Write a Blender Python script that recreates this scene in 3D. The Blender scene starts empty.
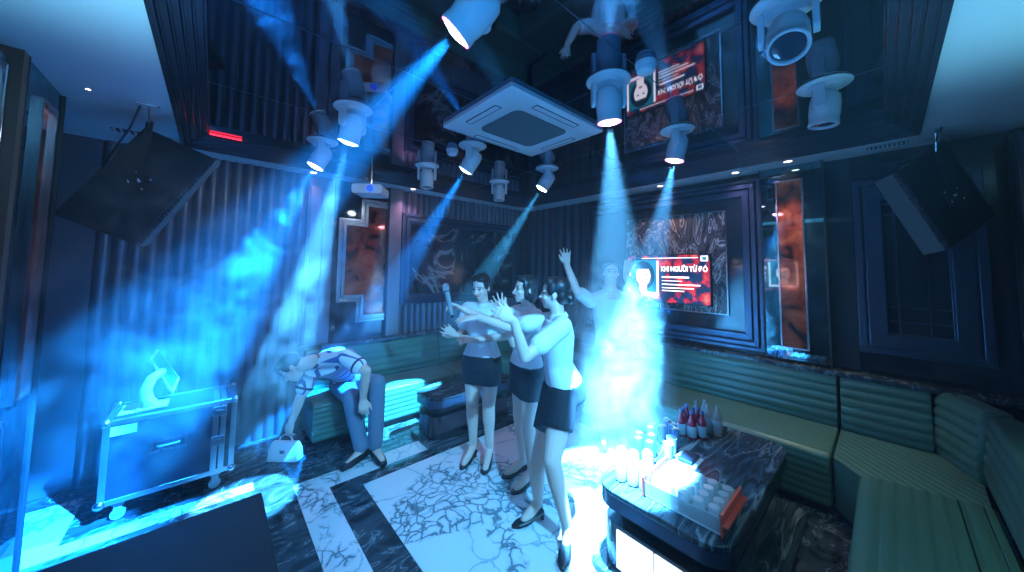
import bpy, bmesh, math, random
from mathutils import Vector, Matrix, Euler, noise
random.seed(7)
C = bpy.context.scene.collection
V = Vector
PI = math.pi
# ------------------------------------------------------------ camera
CAM = V((0, 0, 1.72))
yaw, pit, rol = math.radians(48.21), math.radians(3.6312), math.radians(0.64612)
Fv = V((math.cos(yaw)*math.cos(pit), math.sin(yaw)*math.cos(pit), math.sin(pit)))
R0 = V((math.sin(yaw), -math.cos(yaw), 0)); U0 = R0.cross(Fv)
Rv = R0*math.cos(rol) + U0*math.sin(rol)
Uv = -R0*math.sin(rol) + U0*math.cos(rol)
cd = bpy.data.cameras.new('camera'); cam = bpy.data.objects.new('camera', cd); C.objects.link(cam)
cam.matrix_world = Matrix(((Rv.x, Uv.x, -Fv.x, CAM.x), (Rv.y, Uv.y, -Fv.y, CAM.y), (Rv.z, Uv.z, -Fv.z, CAM.z), (0, 0, 0, 1)))
cd.sensor_fit = 'HORIZONTAL'; cd.sensor_width = 36; cd.lens = 332.93/1024*36; cd.shift_y = -(286-247.48)/1024
cd.clip_start = 0.02
bpy.context.scene.camera = cam
def at(px, py, d):            # a point of the place seen at a pixel, at a distance in front of the camera
    return CAM + (Fv + Rv*((px-512)/332.93) - Uv*((py-247.48)/332.93))*d

# ------------------------------------------------------------ materials
def mat(name, col, rough=.5, metal=0., spec=.5, emit=None, es=0., trans=0., bump=0., bscale=60., coat=0., sheen=0.):
    m = bpy.data.materials.new(name); m.use_nodes = True
    b = m.node_tree.nodes['Principled BSDF']
    b.inputs['Base Color'].default_value = (*col, 1)
    b.inputs['Roughness'].default_value = rough; b.inputs['Metallic'].default_value = metal
    b.inputs['Specular IOR Level'].default_value = spec
    b.inputs['Transmission Weight'].default_value = trans
    b.inputs['Coat Weight'].default_value = coat
    b.inputs['Sheen Weight'].default_value = sheen
    if emit: b.inputs['Emission Color'].default_value = (*emit, 1); b.inputs['Emission Strength'].default_value = es
    if bump:
        nt = m.node_tree; n = nt.nodes.new('ShaderNodeTexNoise'); n.inputs['Scale'].default_value = bscale
        tc = nt.nodes.new('ShaderNodeTexCoord'); nt.links.new(tc.outputs['Object'], n.inputs['Vector'])
        bp = nt.nodes.new('ShaderNodeBump'); bp.inputs['Strength'].default_value = bump; bp.inputs['Distance'].default_value = .01
        nt.links.new(n.outputs['Fac'], bp.inputs['Height']); nt.links.new(bp.outputs['Normal'], b.inputs['Normal'])
    return m
def ramp(nt, stops):
    r = nt.nodes.new('ShaderNodeValToRGB'); e = r.color_ramp.elements
    while len(e) < len(stops): e.new(.5)
    for i, (p, c) in enumerate(stops): e[i].position = p; e[i].color = (*c, 1)
    return r
def noisy(name, stops, scale=3., detail=8., dist=0., rough=.4, metal=0., coat=0., vec=(1, 1, 1), kind='noise', bump=0., rotz=0., bd='X'):
    m = mat(name, (1, 1, 1), rough, metal, coat=coat); nt = m.node_tree; b = nt.nodes['Principled BSDF']
    tc = nt.nodes.new('ShaderNodeTexCoord'); mp = nt.nodes.new('ShaderNodeMapping'); mp.inputs['Scale'].default_value = vec
    nt.links.new(tc.outputs['Object'], mp.inputs['Vector']); mp.inputs['Rotation'].default_value = (0, 0, math.radians(rotz))
    if kind == 'wave':
        n = nt.nodes.new('ShaderNodeTexWave'); n.inputs['Detail Scale'].default_value = 1.2; n.inputs['Distortion'].default_value = dist
        n.inputs['Detail'].default_value = detail; n.bands_direction = bd; fac = n.outputs['Fac']
    else:
        n = nt.nodes.new('ShaderNodeTexNoise'); n.inputs['Detail'].default_value = detail; n.inputs['Distortion'].default_value = dist; fac = n.outputs['Fac']
    n.inputs['Scale'].default_value = scale
    nt.links.new(mp.outputs['Vector'], n.inputs['Vector'])
    r = ramp(nt, stops); nt.links.new(fac, r.inputs['Fac']); nt.links.new(r.outputs['Color'], b.inputs['Base Color'])
    if bump:
        bp = nt.nodes.new('ShaderNodeBump'); bp.inputs['Strength'].default_value = bump; bp.inputs['Distance'].default_value = .01
        nt.links.new(fac, bp.inputs['Height']); nt.links.new(bp.outputs['Normal'], b.inputs['Normal'])
    return m
def breccia():
    m = mat('pale_marble', (1, 1, 1), .16); nt = m.node_tree; b = nt.nodes['Principled BSDF']
    tc = nt.nodes.new('ShaderNodeTexCoord')
    n = nt.nodes.new('ShaderNodeTexNoise'); n.inputs['Scale'].default_value = 3.2; n.inputs['Detail'].default_value = 6
    add = nt.nodes.new('ShaderNodeMixRGB'); add.blend_type = 'ADD'; add.inputs['Fac'].default_value = .38
    nt.links.new(tc.outputs['Object'], n.inputs['Vector']); nt.links.new(tc.outputs['Object'], add.inputs['Color1']); nt.links.new(n.outputs['Color'], add.inputs['Color2'])
    v = nt.nodes.new('ShaderNodeTexVoronoi'); v.feature = 'DISTANCE_TO_EDGE'; v.inputs['Scale'].default_value = 2.2
    nt.links.new(add.outputs['Color'], v.inputs['Vector'])
    r = ramp(nt, [(0, (.3, .4, .44)), (.006, (.5, .6, .64)), (.02, (.75, .8, .82)), (.3, (.82, .85, .87))])
    nt.links.new(v.outputs['Distance'], r.inputs['Fac'])
    n2 = nt.nodes.new('ShaderNodeTexNoise'); n2.inputs['Scale'].default_value = 1.7; n2.inputs['Detail'].default_value = 12; n2.inputs['Distortion'].default_value = 1.0
    nt.links.new(tc.outputs['Object'], n2.inputs['Vector'])
    r2 = ramp(nt, [(.40, (.2, .33, .38)), (.43, (.75, .84, .88)), (.45, (.35, .48, .52)), (.475, (1, 1, 1)), (.6, (1, 1, 1)), (.615, (.5, .6, .65)), (.63, (1, 1, 1))]); nt.links.new(n2.outputs['Fac'], r2.inputs['Fac'])
    v2 = nt.nodes.new('ShaderNodeTexVoronoi'); v2.feature = 'DISTANCE_TO_EDGE'; v2.inputs['Scale'].default_value = 11; nt.links.new(add.outputs['Color'], v2.inputs['Vector'])
    r3 = ramp(nt, [(0, (.1, .17, .2)), (.05, (.2, .3, .34)), (.09, (.75, .82, .85)), (.3, (.95, .97, 1))]); nt.links.new(v2.outputs['Distance'], r3.inputs['Fac'])
    r4 = ramp(nt, [(.44, (1, 1, 1)), (.5, (0, 0, 0))]); nt.links.new(n2.outputs['Fac'], r4.inputs['Fac'])
    sw = nt.nodes.new('ShaderNodeMixRGB'); nt.links.new(r4.outputs['Color'], sw.inputs['Fac']); sw.inputs['Color1'].default_value = (1, 1, 1, 1); nt.links.new(r3.outputs['Color'], sw.inputs['Color2'])
    r2 = sw
    mx = nt.nodes.new('ShaderNodeMixRGB'); mx.blend_type = 'MULTIPLY'; mx.inputs['Fac'].default_value = .9
    nt.links.new(r.outputs['Color'], mx.inputs['Color1']); nt.links.new(r2.outputs['Color'], mx.inputs['Color2'])
    nt.links.new(mx.outputs['Color'], b.inputs['Base Color'])
    return m
M = {
 'plaster': mat('pale_plaster', (.75, .78, .8), .7, bump=.05),
 'mirror': mat('black_mirror', (.17, .2, .26), .035, 1.),
 'lacquer': mat('dark_lacquer', (.014, .014, .022), .22, .0, coat=.6),
 'mould': mat('dark_moulding', (.045, .042, .06), .22, .35, coat=.5),
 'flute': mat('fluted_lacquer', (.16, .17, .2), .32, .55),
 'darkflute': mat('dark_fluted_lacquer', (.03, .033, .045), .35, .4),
 'pil': mat('bronze_pilaster', (.24, .22, .24), .38, .6),
 'chrome': mat('brushed_chrome', (.62, .64, .68), .2, 1.),
 'bluemetal': mat('blue_steel', (.07, .095, .15), .3, .7),
 'glass': mat('dark_glass', (.022, .028, .035), .05, 0., spec=.9),
 'black': mat('matt_black', (.012, .013, .015), .55),
 'speaker': mat('speaker_paint', (.012, .013, .016), .5, bump=.3, bscale=220),
 'white': mat('white_plastic', (.78, .79, .8), .35),
 'greyplastic': mat('grey_plastic', (.3, .32, .34), .5),
 'greymesh': mat('grille_mesh', (.1, .105, .11), .7, bump=.5, bscale=300),
 'lens': mat('dark_lens', (.02, .03, .06), .05, 0, spec=1.),
 'dmarble': noisy('dark_marble', [(.36, (.02, .028, .035)), (.5, (.05, .065, .08)), (.56, (.05, .07, .085)), (.585, (.24, .28, .3)), (.61, (.05, .065, .08))], 4., 10, 2.2, .12, vec=(1, 1.6, 1)),
 'pmarble': breccia(),
 'tmarble': noisy('veined_marble', [(.30, (.01, .016, .022)), (.38, (.05, .07, .085)), (.41, (.012, .018, .025)), (.47, (.05, .07, .085)), (.49, (.2, .24, .26)), (.51, (.02, .028, .036)), (.57, (.05, .07, .085)), (.6, (.015, .02, .028)), (.66, (.06, .08, .095)), (.68, (.3, .35, .36))], 1., 4, .5, .2, vec=(1., 9., 1), rotz=-18),
 'zmarble': noisy('zebra_marble', [(.34, (.03, .025, .03)), (.42, (.2, .15, .13)), (.45, (.04, .035, .04)), (.5, (.22, .17, .15)), (.53, (.85, .78, .7)), (.56, (.08, .06, .06)), (.62, (.25, .19, .17)), (.66, (.7, .62, .55)), (.7, (.08, .06, .06))], 1.3, 3, 2.4, .2, vec=(1, 5., 1.6)),
 'reflpanel': noisy('dark_panel_reflections', [(.35, (.008, .01, .012)), (.55, (.03, .035, .04)), (.63, (.25, .26, .25)), (.66, (.02, .02, .03))], 1.4, 4, 3., .12),  # pale swirls paint reflections into the dark panel's colour
 'orange': noisy('copper_onyx', [(.35, (.05, .006, .003)), (.5, (.42, .05, .018)), (.68, (.75, .17, .07))], 5., 10, .8, .06, .25, coat=1.),
 'bluestone': noisy('mirrored_blue_stone', [(.3, (.04, .1, .12)), (.5, (.13, .26, .3)), (.75, (.3, .48, .52))], 4., 9, 1., .03, .95),
 'leather': mat('green_leather', (.075, .17, .125), .36, coat=.15, bump=.12, bscale=120),
 'casepanel': mat('case_laminate', (.006, .012, .025), .38, bump=.1, bscale=150),
 'alu': mat('aluminium', (.72, .74, .76), .3, 1.),
 'paper': mat('paper', (.85, .85, .84), .8),
 'skin': mat('skin', (.78, .52, .42), .5), 'hair': mat('black_hair', (.012, .011, .012), .4), 'lip': mat('lip', (.55, .12, .12), .4),
 'shirt': mat('white_cotton', (.8, .82, .84), .8, sheen=.2), 'skirt': mat('black_skirt', (.004, .005, .01), .75),
 'shoe': mat('black_shoe', (.015, .015, .018), .3), 'jean': mat('pale_denim', (.16, .22, .3), .85, bump=.2), 'darkjean': mat('dark_denim', (.02, .03, .05), .85),
 'collar': mat('navy_collar', (.02, .03, .08), .8), 'eye': mat('eye_dark', (.03, .02, .02), .3),
 'red': mat('red_acrylic', (.85, .1, .06), .15, coat=.5), 'clear': mat('clear_acrylic', (.95, .97, 1), .08, trans=.55),
 'tray': mat('tray_mat', (.8, .82, .84), .4), 'can': mat('can_pink', (.75, .6, .7), .3, .3), 'cantop': mat('can_top', (.85, .86, .88), .25, .9),
 'canblue': mat('can_blue', (.08, .16, .32), .3, .3), 'redglass': mat('red_juice', (.32, .01, .03), .12, coat=.6), 'label': mat('label_blue', (.45, .6, .68), .5),
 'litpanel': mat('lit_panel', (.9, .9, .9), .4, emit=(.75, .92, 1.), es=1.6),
 'bluelens': mat('blue_lens', (.02, .05, .3), .05, emit=(.02, .1, .9), es=1.2),
 'bag': mat('white_leather', (.82, .84, .86), .45), 'screenoff': mat('tablet_screen', (.02, .05, .08), .08),
 'hot': mat('hot_lens_pink', (1, 1, 1), .3, emit=(1, .55, .85), es=28.), 'hotw': mat('hot_lens_white', (1, 1, 1), .3, emit=(.75, .88, 1), es=26.),
 'led': mat('downlight_led', (1, 1, 1), .3, emit=(1, .8, .68), es=9.), 'redglow': mat('red_reflection_glow', (1, .05, .05), .4, emit=(1, .02, .05), es=3.),
 'seam': mat('mirror_seam', (.12, .14, .18), .3, .8),
 'halopink': mat('halo_pink', (1, .3, .6), .4, emit=(1, .12, .45), es=2.2), 'haloblue': mat('halo_blue', (.3, .6, 1), .4, emit=(.25, .6, 1), es=2.), 'wood': mat('brown_wood', (.16, .07, .04), .45), 'micgrille': mat('mic_grille', (.6, .65, .7), .35, .9, bump=.6, bscale=500),
}
def striped():
    m = mat('striped_cotton', (.8, .83, .86), .8); nt = m.node_tree; b = nt.nodes['Principled BSDF']
    tc = nt.nodes.new('ShaderNodeTexCoord'); mp = nt.nodes.new('ShaderNodeMapping')
    mp.inputs['Rotation'].default_value = (0, 0, math.radians(-42)); nt.links.new(tc.outputs['Object'], mp.inputs['Vector'])
    w = nt.nodes.new('ShaderNodeTexWave'); w.inputs['Scale'].default_value = 5.5; w.bands_direction = 'X'; w.inputs['Distortion'].default_value = 0
    nt.links.new(mp.outputs['Vector'], w.inputs['Vector'])
    r = ramp(nt, [(.0, (.82, .85, .88)), (.84, (.82, .85, .88)), (.93, (.06, .12, .3))]); nt.links.new(w.outputs['Fac'], r.inputs['Fac'])
    nt.links.new(r.outputs['Color'], b.inputs['Base Color']); return m
M['striped'] = striped()

# ------------------------------------------------------------ mesh builder
class MB:
    def __init__(s): s.v = []; s.f = []
    def add(s, vs, fs):
        n = len(s.v); s.v += [V(x) for x in vs]; s.f += [tuple(i+n for i in f) for f in fs]; return s
    def box(s, a, b, rot=None, c=None, bev=0.):
        a, b = V(a), V(b); lo = V(map(min, a, b)); hi = V(map(max, a, b))
        if bev > 0:
            bm = bmesh.new(); bmesh.ops.create_cube(bm, size=1)
            for v in bm.verts: v.co = V(((lo[i]+hi[i])/2 + v.co[i]*(hi[i]-lo[i]) for i in range(3)))
            bmesh.ops.bevel(bm, geom=bm.edges[:], offset=bev, segments=3, profile=.6, affect='EDGES')
            bm.verts.ensure_lookup_table(); vs = [v.co.copy() for v in bm.verts]; fs = [[v.index for v in f.verts] for f in bm.faces]; bm.free()
        else:
            vs = [V((x, y, z)) for x in (lo.x, hi.x) for y in (lo.y, hi.y) for z in (lo.z, hi.z)]
            fs = [(0, 1, 3, 2), (4, 6, 7, 5), (0, 4, 5, 1), (2, 3, 7, 6), (0, 2, 6, 4), (1, 5, 7, 3)]
        if rot is not None:
            c = V(c) if c is not None else (lo+hi)/2
            vs = [c + rot @ (v-c) for v in vs]
        return s.add(vs, fs)
    def loft(s, rings, cap=True, closed=True):
        n = len(rings[0]); vs = [p for r in rings for p in r]; fs = []
        for i in range(len(rings)-1):
            for j in range(n if closed else n-1):
                k = (j+1) % n; fs.append((i*n+j, i*n+k, (i+1)*n+k, (i+1)*n+j))
        if cap and closed: fs.append(tuple(range(n-1, -1, -1))); fs.append(tuple((len(rings)-1)*n+j for j in range(n)))
        return s.add(vs, fs)
    def tube(s, pts, rad, n=12, round_ends=False):
        pts = [V(p) for p in pts]; rad = rad if isinstance(rad, (list, tuple)) else [rad]*len(pts)
        T = []
        for i in range(len(pts)):
            a = pts[max(i-1, 0)]; b = pts[min(i+1, len(pts)-1)]; T.append((b-a).normalized())
        up = V((0, 0, 1)) if abs(T[0].z) < .9 else V((1, 0, 0))
        x = T[0].cross(up).normalized(); rings = []
        P = list(zip(pts, rad, T))
        if round_ends:
            f = [(-.98, .2), (-.8, .6), (-.45, .89)]
            P = [(pts[0]+T[0]*rad[0]*a, rad[0]*b, T[0]) for a, b in f] + P + [(pts[-1]-T[-1]*rad[-1]*a, rad[-1]*b, T[-1]) for a, b in reversed(f)]
        for p, r, t in P:
            x = (x - t*x.dot(t)).normalized(); y = t.cross(x)
            rings.append([p + (x*math.cos(2*PI*k/n)+y*math.sin(2*PI*k/n))*r for k in range(n)])
        return s.loft(rings)
    def lathe(s, prof, mtx=None, n=32):     # prof (r, z) along local z
        mtx = mtx or Matrix.Identity(4)
        return s.loft([[mtx @ V((max(r, 1e-4)*math.cos(2*PI*k/n), max(r, 1e-4)*math.sin(2*PI*k/n), z)) for k in range(n)] for r, z in prof])
    def ell(s, c, r, rot=None, n=16, m=10):
        rot = rot or Matrix.Identity(3); c = V(c); rings = []
        for i in range(1, m):
            a = PI*i/m
            rings.append([c + rot @ V((r[0]*math.sin(a)*math.cos(2*PI*k/n), r[1]*math.sin(a)*math.sin(2*PI*k/n), -r[2]*math.cos(a))) for k in range(n)])
        return s.loft(rings)
    def prism(s, poly, axis, a, b):         # polygon in the two other axes, extruded along axis
        ax = 'xyz'.index(axis); o = [i for i in range(3) if i != ax]
        def mk(t, p):
            q = [0, 0, 0]; q[ax] = t; q[o[0]] = p[0]; q[o[1]] = p[1]; return V(q)
        return s.loft([[mk(a, p) for p in poly], [mk(b, p) for p in poly]])
    def obj(s, name, m, parent=None, smooth=False, bevel=0., remesh=0.):
        me = bpy.data.meshes.new(name)
        if parent is not None: org = root_of(parent).location.copy()
        else:
            lo = [min(v[i] for v in s.v) for i in range(3)]; hi = [max(v[i] for v in s.v) for i in range(3)]
            org = V(((lo[0]+hi[0])/2, (lo[1]+hi[1])/2, lo[2])) if not getattr(s, 'world', False) else V((0, 0, 0))
        me.from_pydata([v-org for v in s.v], [], s.f); me.validate()
        bm = bmesh.new(); bm.from_mesh(me); bmesh.ops.recalc_face_normals(bm, faces=bm.faces[:]); bm.to_mesh(me); bm.free()
        me.materials.append(m if not isinstance(m, str) else M[m])
        o = bpy.data.objects.new(name, me); C.objects.link(o)
        if parent is not None: o.parent = parent
        else: o.location = org
        if remesh:
            md = o.modifiers.new('r', 'REMESH'); md.mode = 'VOXEL'; md.voxel_size = remesh; md.use_smooth_shade = True
            sm = o.modifiers.new('s', 'SMOOTH'); sm.factor = .5; sm.iterations = 3
            ev = o.evaluated_get(bpy.context.evaluated_depsgraph_get()); nm = bpy.data.meshes.new_from_object(ev)
            o.modifiers.clear(); o.data = nm; nm.name = name
            if not nm.materials: nm.materials.append(M[m] if isinstance(m, str) else m)
            smooth = True
        if smooth:
            for p in o.data.polygons: p.use_smooth = True
            if not remesh and smooth != 'all':
                try: o.data.set_sharp_from_angle(angle=math.radians(38))
                except Exception: pass
        if bevel:
            b = o.modifiers.new('b', 'BEVEL'); b.width = bevel; b.segments = 2; b.limit_method = 'ANGLE'
        return o
def root_of(o):
    while o.parent is not None: o = o.parent
    return o
def tag(o, label, cat, group=None):
    o['label'] = label; o['category'] = cat
    if group: o['group'] = group
    return o
def thing(name, label, cat, loc, group=None):
    o = bpy.data.objects.new(name, None); C.objects.link(o); o.location = V(loc); o.empty_display_size = .1
    return tag(o, label, cat, group)
def struct(o): o['kind'] = 'structure'; return o
def dup(root, loc, label=None):
    r = root.copy(); C.objects.link(r); r.location = V(loc)
    if label: r['label'] = label
    for ch in list(root.children):
        c = ch.copy(); C.objects.link(c); c.parent = r
        for g in ch.children:
            d = g.copy(); C.objects.link(d); d.parent = c
    return r
def flutes(mb, plane, v, a0, a1, z0, z1, pitch, depth, sgn, n=6):
    """vertical half-round ridges on a wall; plane 'y' (wall runs along x) or 'x' (runs along y); ridges stick out towards sgn"""
    k = max(1, round((a1-a0)/pitch)); p = (a1-a0)/k; prof = []
    for i in range(k):
        prof.append((a0+i*p, 0.))
        for j in range(n+1):
            t = j/n; prof.append((a0+i*p + p*(.06+.88*t), depth*math.sin(PI*t)**.6 + .004))
    prof.append((a1, 0.)); prof = [(a, sgn*d) for a, d in prof] + [(a1, -sgn*.02), (a0, -sgn*.02)]
    def mk(a, d, z): return V((a, v+d, z)) if plane == 'y' else V((v+d, a, z))
    return mb.loft([[mk(a, d, z0) for a, d in prof], [mk(a, d, z1) for a, d in prof]])

# ------------------------------------------------------------ setting
XB, YA, XD, YC, ZS, ZM, ZT = 4.14, 4.22, -.95, -1.05, 2.73, 2.84, 3.0
def box(name, a, b, m, kind=True, parent=None, bevel=0.):
    o = MB().box(a, b).obj(name, m, parent, bevel=bevel)
    if kind and parent is None: struct(o)
    return o
fl = MB(); fl.world = True
fl.box((XD-.1, YC-.1, -.08), (XB+.1, YA+.1, 0)); floor = struct(fl.obj('floor', 'dmarble'))
st = MB(); st.prism([(.55, -.5), (.76, -.5), (.76, 2.96), (3.2, 2.96), (3.2, 3.16), (.55, 3.16)], 'z', -.01, .003); st.obj('marble_band', 'pmarble', floor)
st = MB(); st.prism([(.97, .66), (3.15, .66), (3.15, 2.82), (.97, 2.82)], 'z', -.01, .003); st.obj('marble_field', 'pmarble', floor)
st = MB(); st.prism([(XD, 3.3), (.32, 3.3), (.32, 3.42), (-.62, 3.42), (-.62, 4.0), (XD, 4.0)], 'z', -.01, .002); st.obj('marble_border', 'pmarble', floor)
box('wall_back', (XD-.1, YA, 0), (XB+.1, YA+.1, ZT), 'darkflute')
box('wall_right', (XB, YC-.1, 0), (XB+.1, YA, ZT), 'lacquer')
box('wall_left', (XD-.1, YC-.1, 0), (XD, YA, ZT), 'darkflute')
box('wall_front', (XD, YC-.1, 0), (XB, YC, ZT), 'lacquer')
cb = MB(); cb.box((XD, YC, ZT), (XB, YA, ZT+.05)); ceiling = struct(cb.obj('ceiling', 'black'))
so = MB()
X0, X1, Y0, Y1 = -.25, 3.76, -.21, 3.93
so.box((XD, Y1, ZS), (XB, YA, ZS+.04)); so.box((XD, YC, ZS), (XB, Y0, ZS+.04))
so.box((XD, Y0, ZS), (X0, Y1, ZS+.04)); so.box((X1, Y0, ZS), (XB, Y1, ZS+.04)); so.obj('soffit', 'plaster', ceiling)
mr = MB(); mr.box((X0-.02, Y0-.02, ZM), (X1+.02, Y1+.02, ZM+.02)); mr.obj('ceiling_mirror', 'mirror', ceiling)
se = MB()
for x in (.78, 1.72, 2.66): se.box((x-.0015, Y0, ZM-.002), (x+.0015, Y1, ZM+.001))
for y in (.87, 1.79, 2.71): se.box((X0, y-.0015, ZM-.002), (X1, y+.0015, ZM+.001))
se.obj('mirror_seam', 'seam', ceiling)
# stepped moulding round the recess: five rounded steps, from the soffit in and up to the mirror
mo = MB(); N = 5; W = .17
def frame_ring(i0, i1, z0, z1):
    a, b = W*i0, W*i1
    o_ = [(X0+a, Y0+a), (X1-a, Y0+a), (X1-a, Y1-a), (X0+a, Y1-a)]; n_ = [(X0+b, Y0+b), (X1-b, Y0+b), (X1-b, Y1-b), (X0+b, Y1-b)]
    for k in range(4):
        p, q, r, s_ = o_[k], o_[(k+1) % 4], n_[(k+1) % 4], n_[k]
        mo.add([(*p, z0), (*q, z0), (*r, z0), (*s_, z0), (*p, z1), (*q, z1), (*r, z1), (*s_, z1)], [(0, 1, 2, 3), (4, 7, 6, 5), (0, 4, 5, 1), (3, 2, 6, 7), (0, 3, 7, 4), (1, 5, 6, 2)])
for i in range(N):
    z = ZS - .012 + i*.02
    frame_ring(i/N, (i+.72)/N, z, ZM+.002); frame_ring((i+.72)/N, (i+1)/N, z+.018, ZM+.002)
mo.obj('recess_moulding', 'mould', ceiling, bevel=.003)
MB().box((-.1, 3.93-.185, ZM-.018), (.13, 3.93-.172, ZM-.006)).obj('red_reflection_strip', 'redglow', ceiling)  # glowing strip added in place of a red reflection in the moulding
# wall panelling ------------------------------------------------
LZ = .88
p = MB(); flutes(p, 'y', YA, -.72, .72, 0, ZS, .09, .035, -1, 8); p.box((-.95, YA-.02, 0), (-.72, YA, ZS)); struct(p.obj('trim_1', 'flute', smooth=True))
p = MB()
for a, b in ((.755, .865), (.885, .99)):
    p.box((a, YA-.07, .86), (b, YA, 2.6)); 
p.box((.74, YA-.03, .86), (1.0, YA, ZS)); struct(p.obj('trim_2', 'pil', bevel=.006))
p = MB(); p.box((1.0, YA-.012, .86), (1.62, YA, ZS)); struct(p.obj('trim_3', 'glass'))
p = MB(); p.box((1.62, YA-.09, .86), (1.78, YA, ZS)); struct(p.obj('trim_4', 'pil', bevel=.006))
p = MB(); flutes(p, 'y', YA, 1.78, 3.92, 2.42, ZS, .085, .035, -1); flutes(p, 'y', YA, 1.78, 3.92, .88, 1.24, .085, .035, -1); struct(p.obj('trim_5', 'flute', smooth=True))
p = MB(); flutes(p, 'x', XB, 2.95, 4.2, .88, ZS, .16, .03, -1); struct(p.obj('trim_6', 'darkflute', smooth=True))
def rect_frame(mb, plane, v, a0, a1, z0, z1, steps, sgn):
    """picture frame of mitred steps [(inset0, inset1, proud)]"""
    for i0, i1, d in steps:
        o_ = [(a0+i0, z0+i0), (a1-i0, z0+i0), (a1-i0, z1-i0), (a0+i0, z1-i0)]; n_ = [(a0+i1, z0+i1), (a1-i1, z0+i1), (a1-i1, z1-i1), (a0+i1, z1-i1)]
        for k in range(4):
            q = [o_[k], o_[(k+1) % 4], n_[(k+1) % 4], n_[k]]
            mk = (lambda a, z, e: V((a, v+e, z))) if plane == 'y' else (lambda a, z, e: V((v+e, a, z)))
            mb.add([mk(a, z, 0) for a, z in q] + [mk(a, z, sgn*d) for a, z in q], [(0, 1, 2, 3), (4, 7, 6, 5), (0, 4, 5, 1), (3, 2, 6, 7), (0, 3, 7, 4), (1, 5, 6, 2)])
t = thing('niche_frame', 'wide stepped frame round the dark reflection-painted panel on the fluted wall behind the women', 'wall panel', (2.8, YA, 1.24))
p = MB(); rect_frame(p, 'y', YA, 1.8, 3.88, 1.24, 2.43, [(0, .035, .07), (.035, .06, .05), (.06, .1, .075), (.1, .13, .04)], -1); p.obj('frame', 'chrome' if 0 else 'bluemetal', t, bevel=.004)
p = MB(); p.box((1.92, YA-.02, 1.36), (3.76, YA-.002, 2.31)); p.obj('dark_gloss_panel', 'reflpanel', t)
# stepped-corner picture frame with the copper panel
t = thing('stepped_panel', 'copper stone panel in a chrome frame with stepped corners, above the bending man', 'wall panel', (1.3, YA, 1.07))
def step_poly(g):
    return [(1.05+g, 1.31+g), (1.27+g, 1.31+g), (1.27+g, 1.07+g), (1.61, 1.07+g), (1.61, 2.54-g), (1.29+g, 2.54-g), (1.29+g, 2.29-g), (1.05+g, 2.29-g)]
def poly_ring(mb, g0, g1, d):
    o_, n_ = step_poly(g0), step_poly(g1)
    for k in range(8):
        if k == 3: continue
        q = [o_[k], o_[(k+1) % 8], n_[(k+1) % 8], n_[k]]
        mb.add([V((a, YA, z)) for a, z in q] + [V((a, YA-d, z)) for a, z in q], [(0, 1, 2, 3), (4, 7, 6, 5), (0, 4, 5, 1), (3, 2, 6, 7), (0, 3, 7, 4), (1, 5, 6, 2)])
p = MB(); poly_ring(p, 0, .03, .06); poly_ring(p, .03, .05, .04); poly_ring(p, .05, .085, .065); p.obj('frame', 'chrome', t, bevel=.003)
p = MB(); p.prism([(a, z) for a, z in step_poly(.08)], 'y', YA-.02, YA-.003); p.obj('stone_panel', 'orange', t)
# wall B: niche frame, marble, tv
t = thing('niche_frame', 'large stepped metal frame round the television and its marble backing', 'wall panel', (XB, 1.85, .94))
p = MB(); rect_frame(p, 'x', XB, .81, 2.92, .93, 2.66, [(0, .03, .09), (.03, .045, .05), (.045, .085, .1), (.085, .1, .05), (.1, .16, .08)], -1); p.obj('frame', 'bluemetal', t, bevel=.004)
p = MB(); p.box((XB-.02, .95, 1.06), (XB-.002, 2.78, 2.52)); p.obj('glass_panel', 'glass', t)
t = thing('marble_wall_panel', 'rippled brown and silver zebra marble panel in a thin chrome frame behind the television', 'wall panel', (XB-.02, 1.7, 1.25))
p = MB(); rect_frame(p, 'x', XB-.02, 1.12, 2.3, 1.25, 2.38, [(0, .014, .03)], -1); p.obj('frame', 'chrome', t)
p = MB(); p.box((XB-.036, 1.13, 1.26), (XB-.021, 2.29, 2.37)); p.obj('marble_slab', 'zmarble', t)
# pillars
def pillar(x, y0, y1, sgn, label, py0, py1):
    t = thing('wall_pillar', label, 'pillar', (x, (y0+y1)/2, LZ if sgn < 0 else 0))
    xw = XB if sgn < 0 else XD
    zb = .9 if sgn < 0 else .0
    MB().box((xw, y0, zb), (x, y1, ZS)).obj('pillar_body', 'bluestone', t, bevel=.004)
    MB().box((x, py0, 1.02), (x+sgn*.006, py1, 2.58)).obj('stone_panel', 'orange', t)
    p = MB(); rect_frame(p, 'x', x, py0-.012, py1+.012, 1.008, 2.592, [(0, .014, .022)], sgn); p.obj('frame', 'chrome', t)
    p = MB(); p.box((x-sgn*.005, y0-.008, zb), (x+sgn*.012, y0+.004, ZS)); p.box((x-sgn*.005, y1-.004, zb), (x+sgn*.012, y1+.008, ZS)); p.obj('edge_strip', 'black', t)
    return t
pillar(XB-.09, .344, .80, -1, 'blue stone pillar with copper inset between the television frame and latticed frame', .49, .67)
pillar(-.73, 2.75, 3.27, 1, 'blue stone pillar with copper inset beside the flight case', 2.93, 3.12)
def glow_word(): pass
p = MB(); p.box((XB-.012, .17, .9), (XB, .344, ZS)); struct(p.obj('trim_7', 'glass'))
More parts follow.
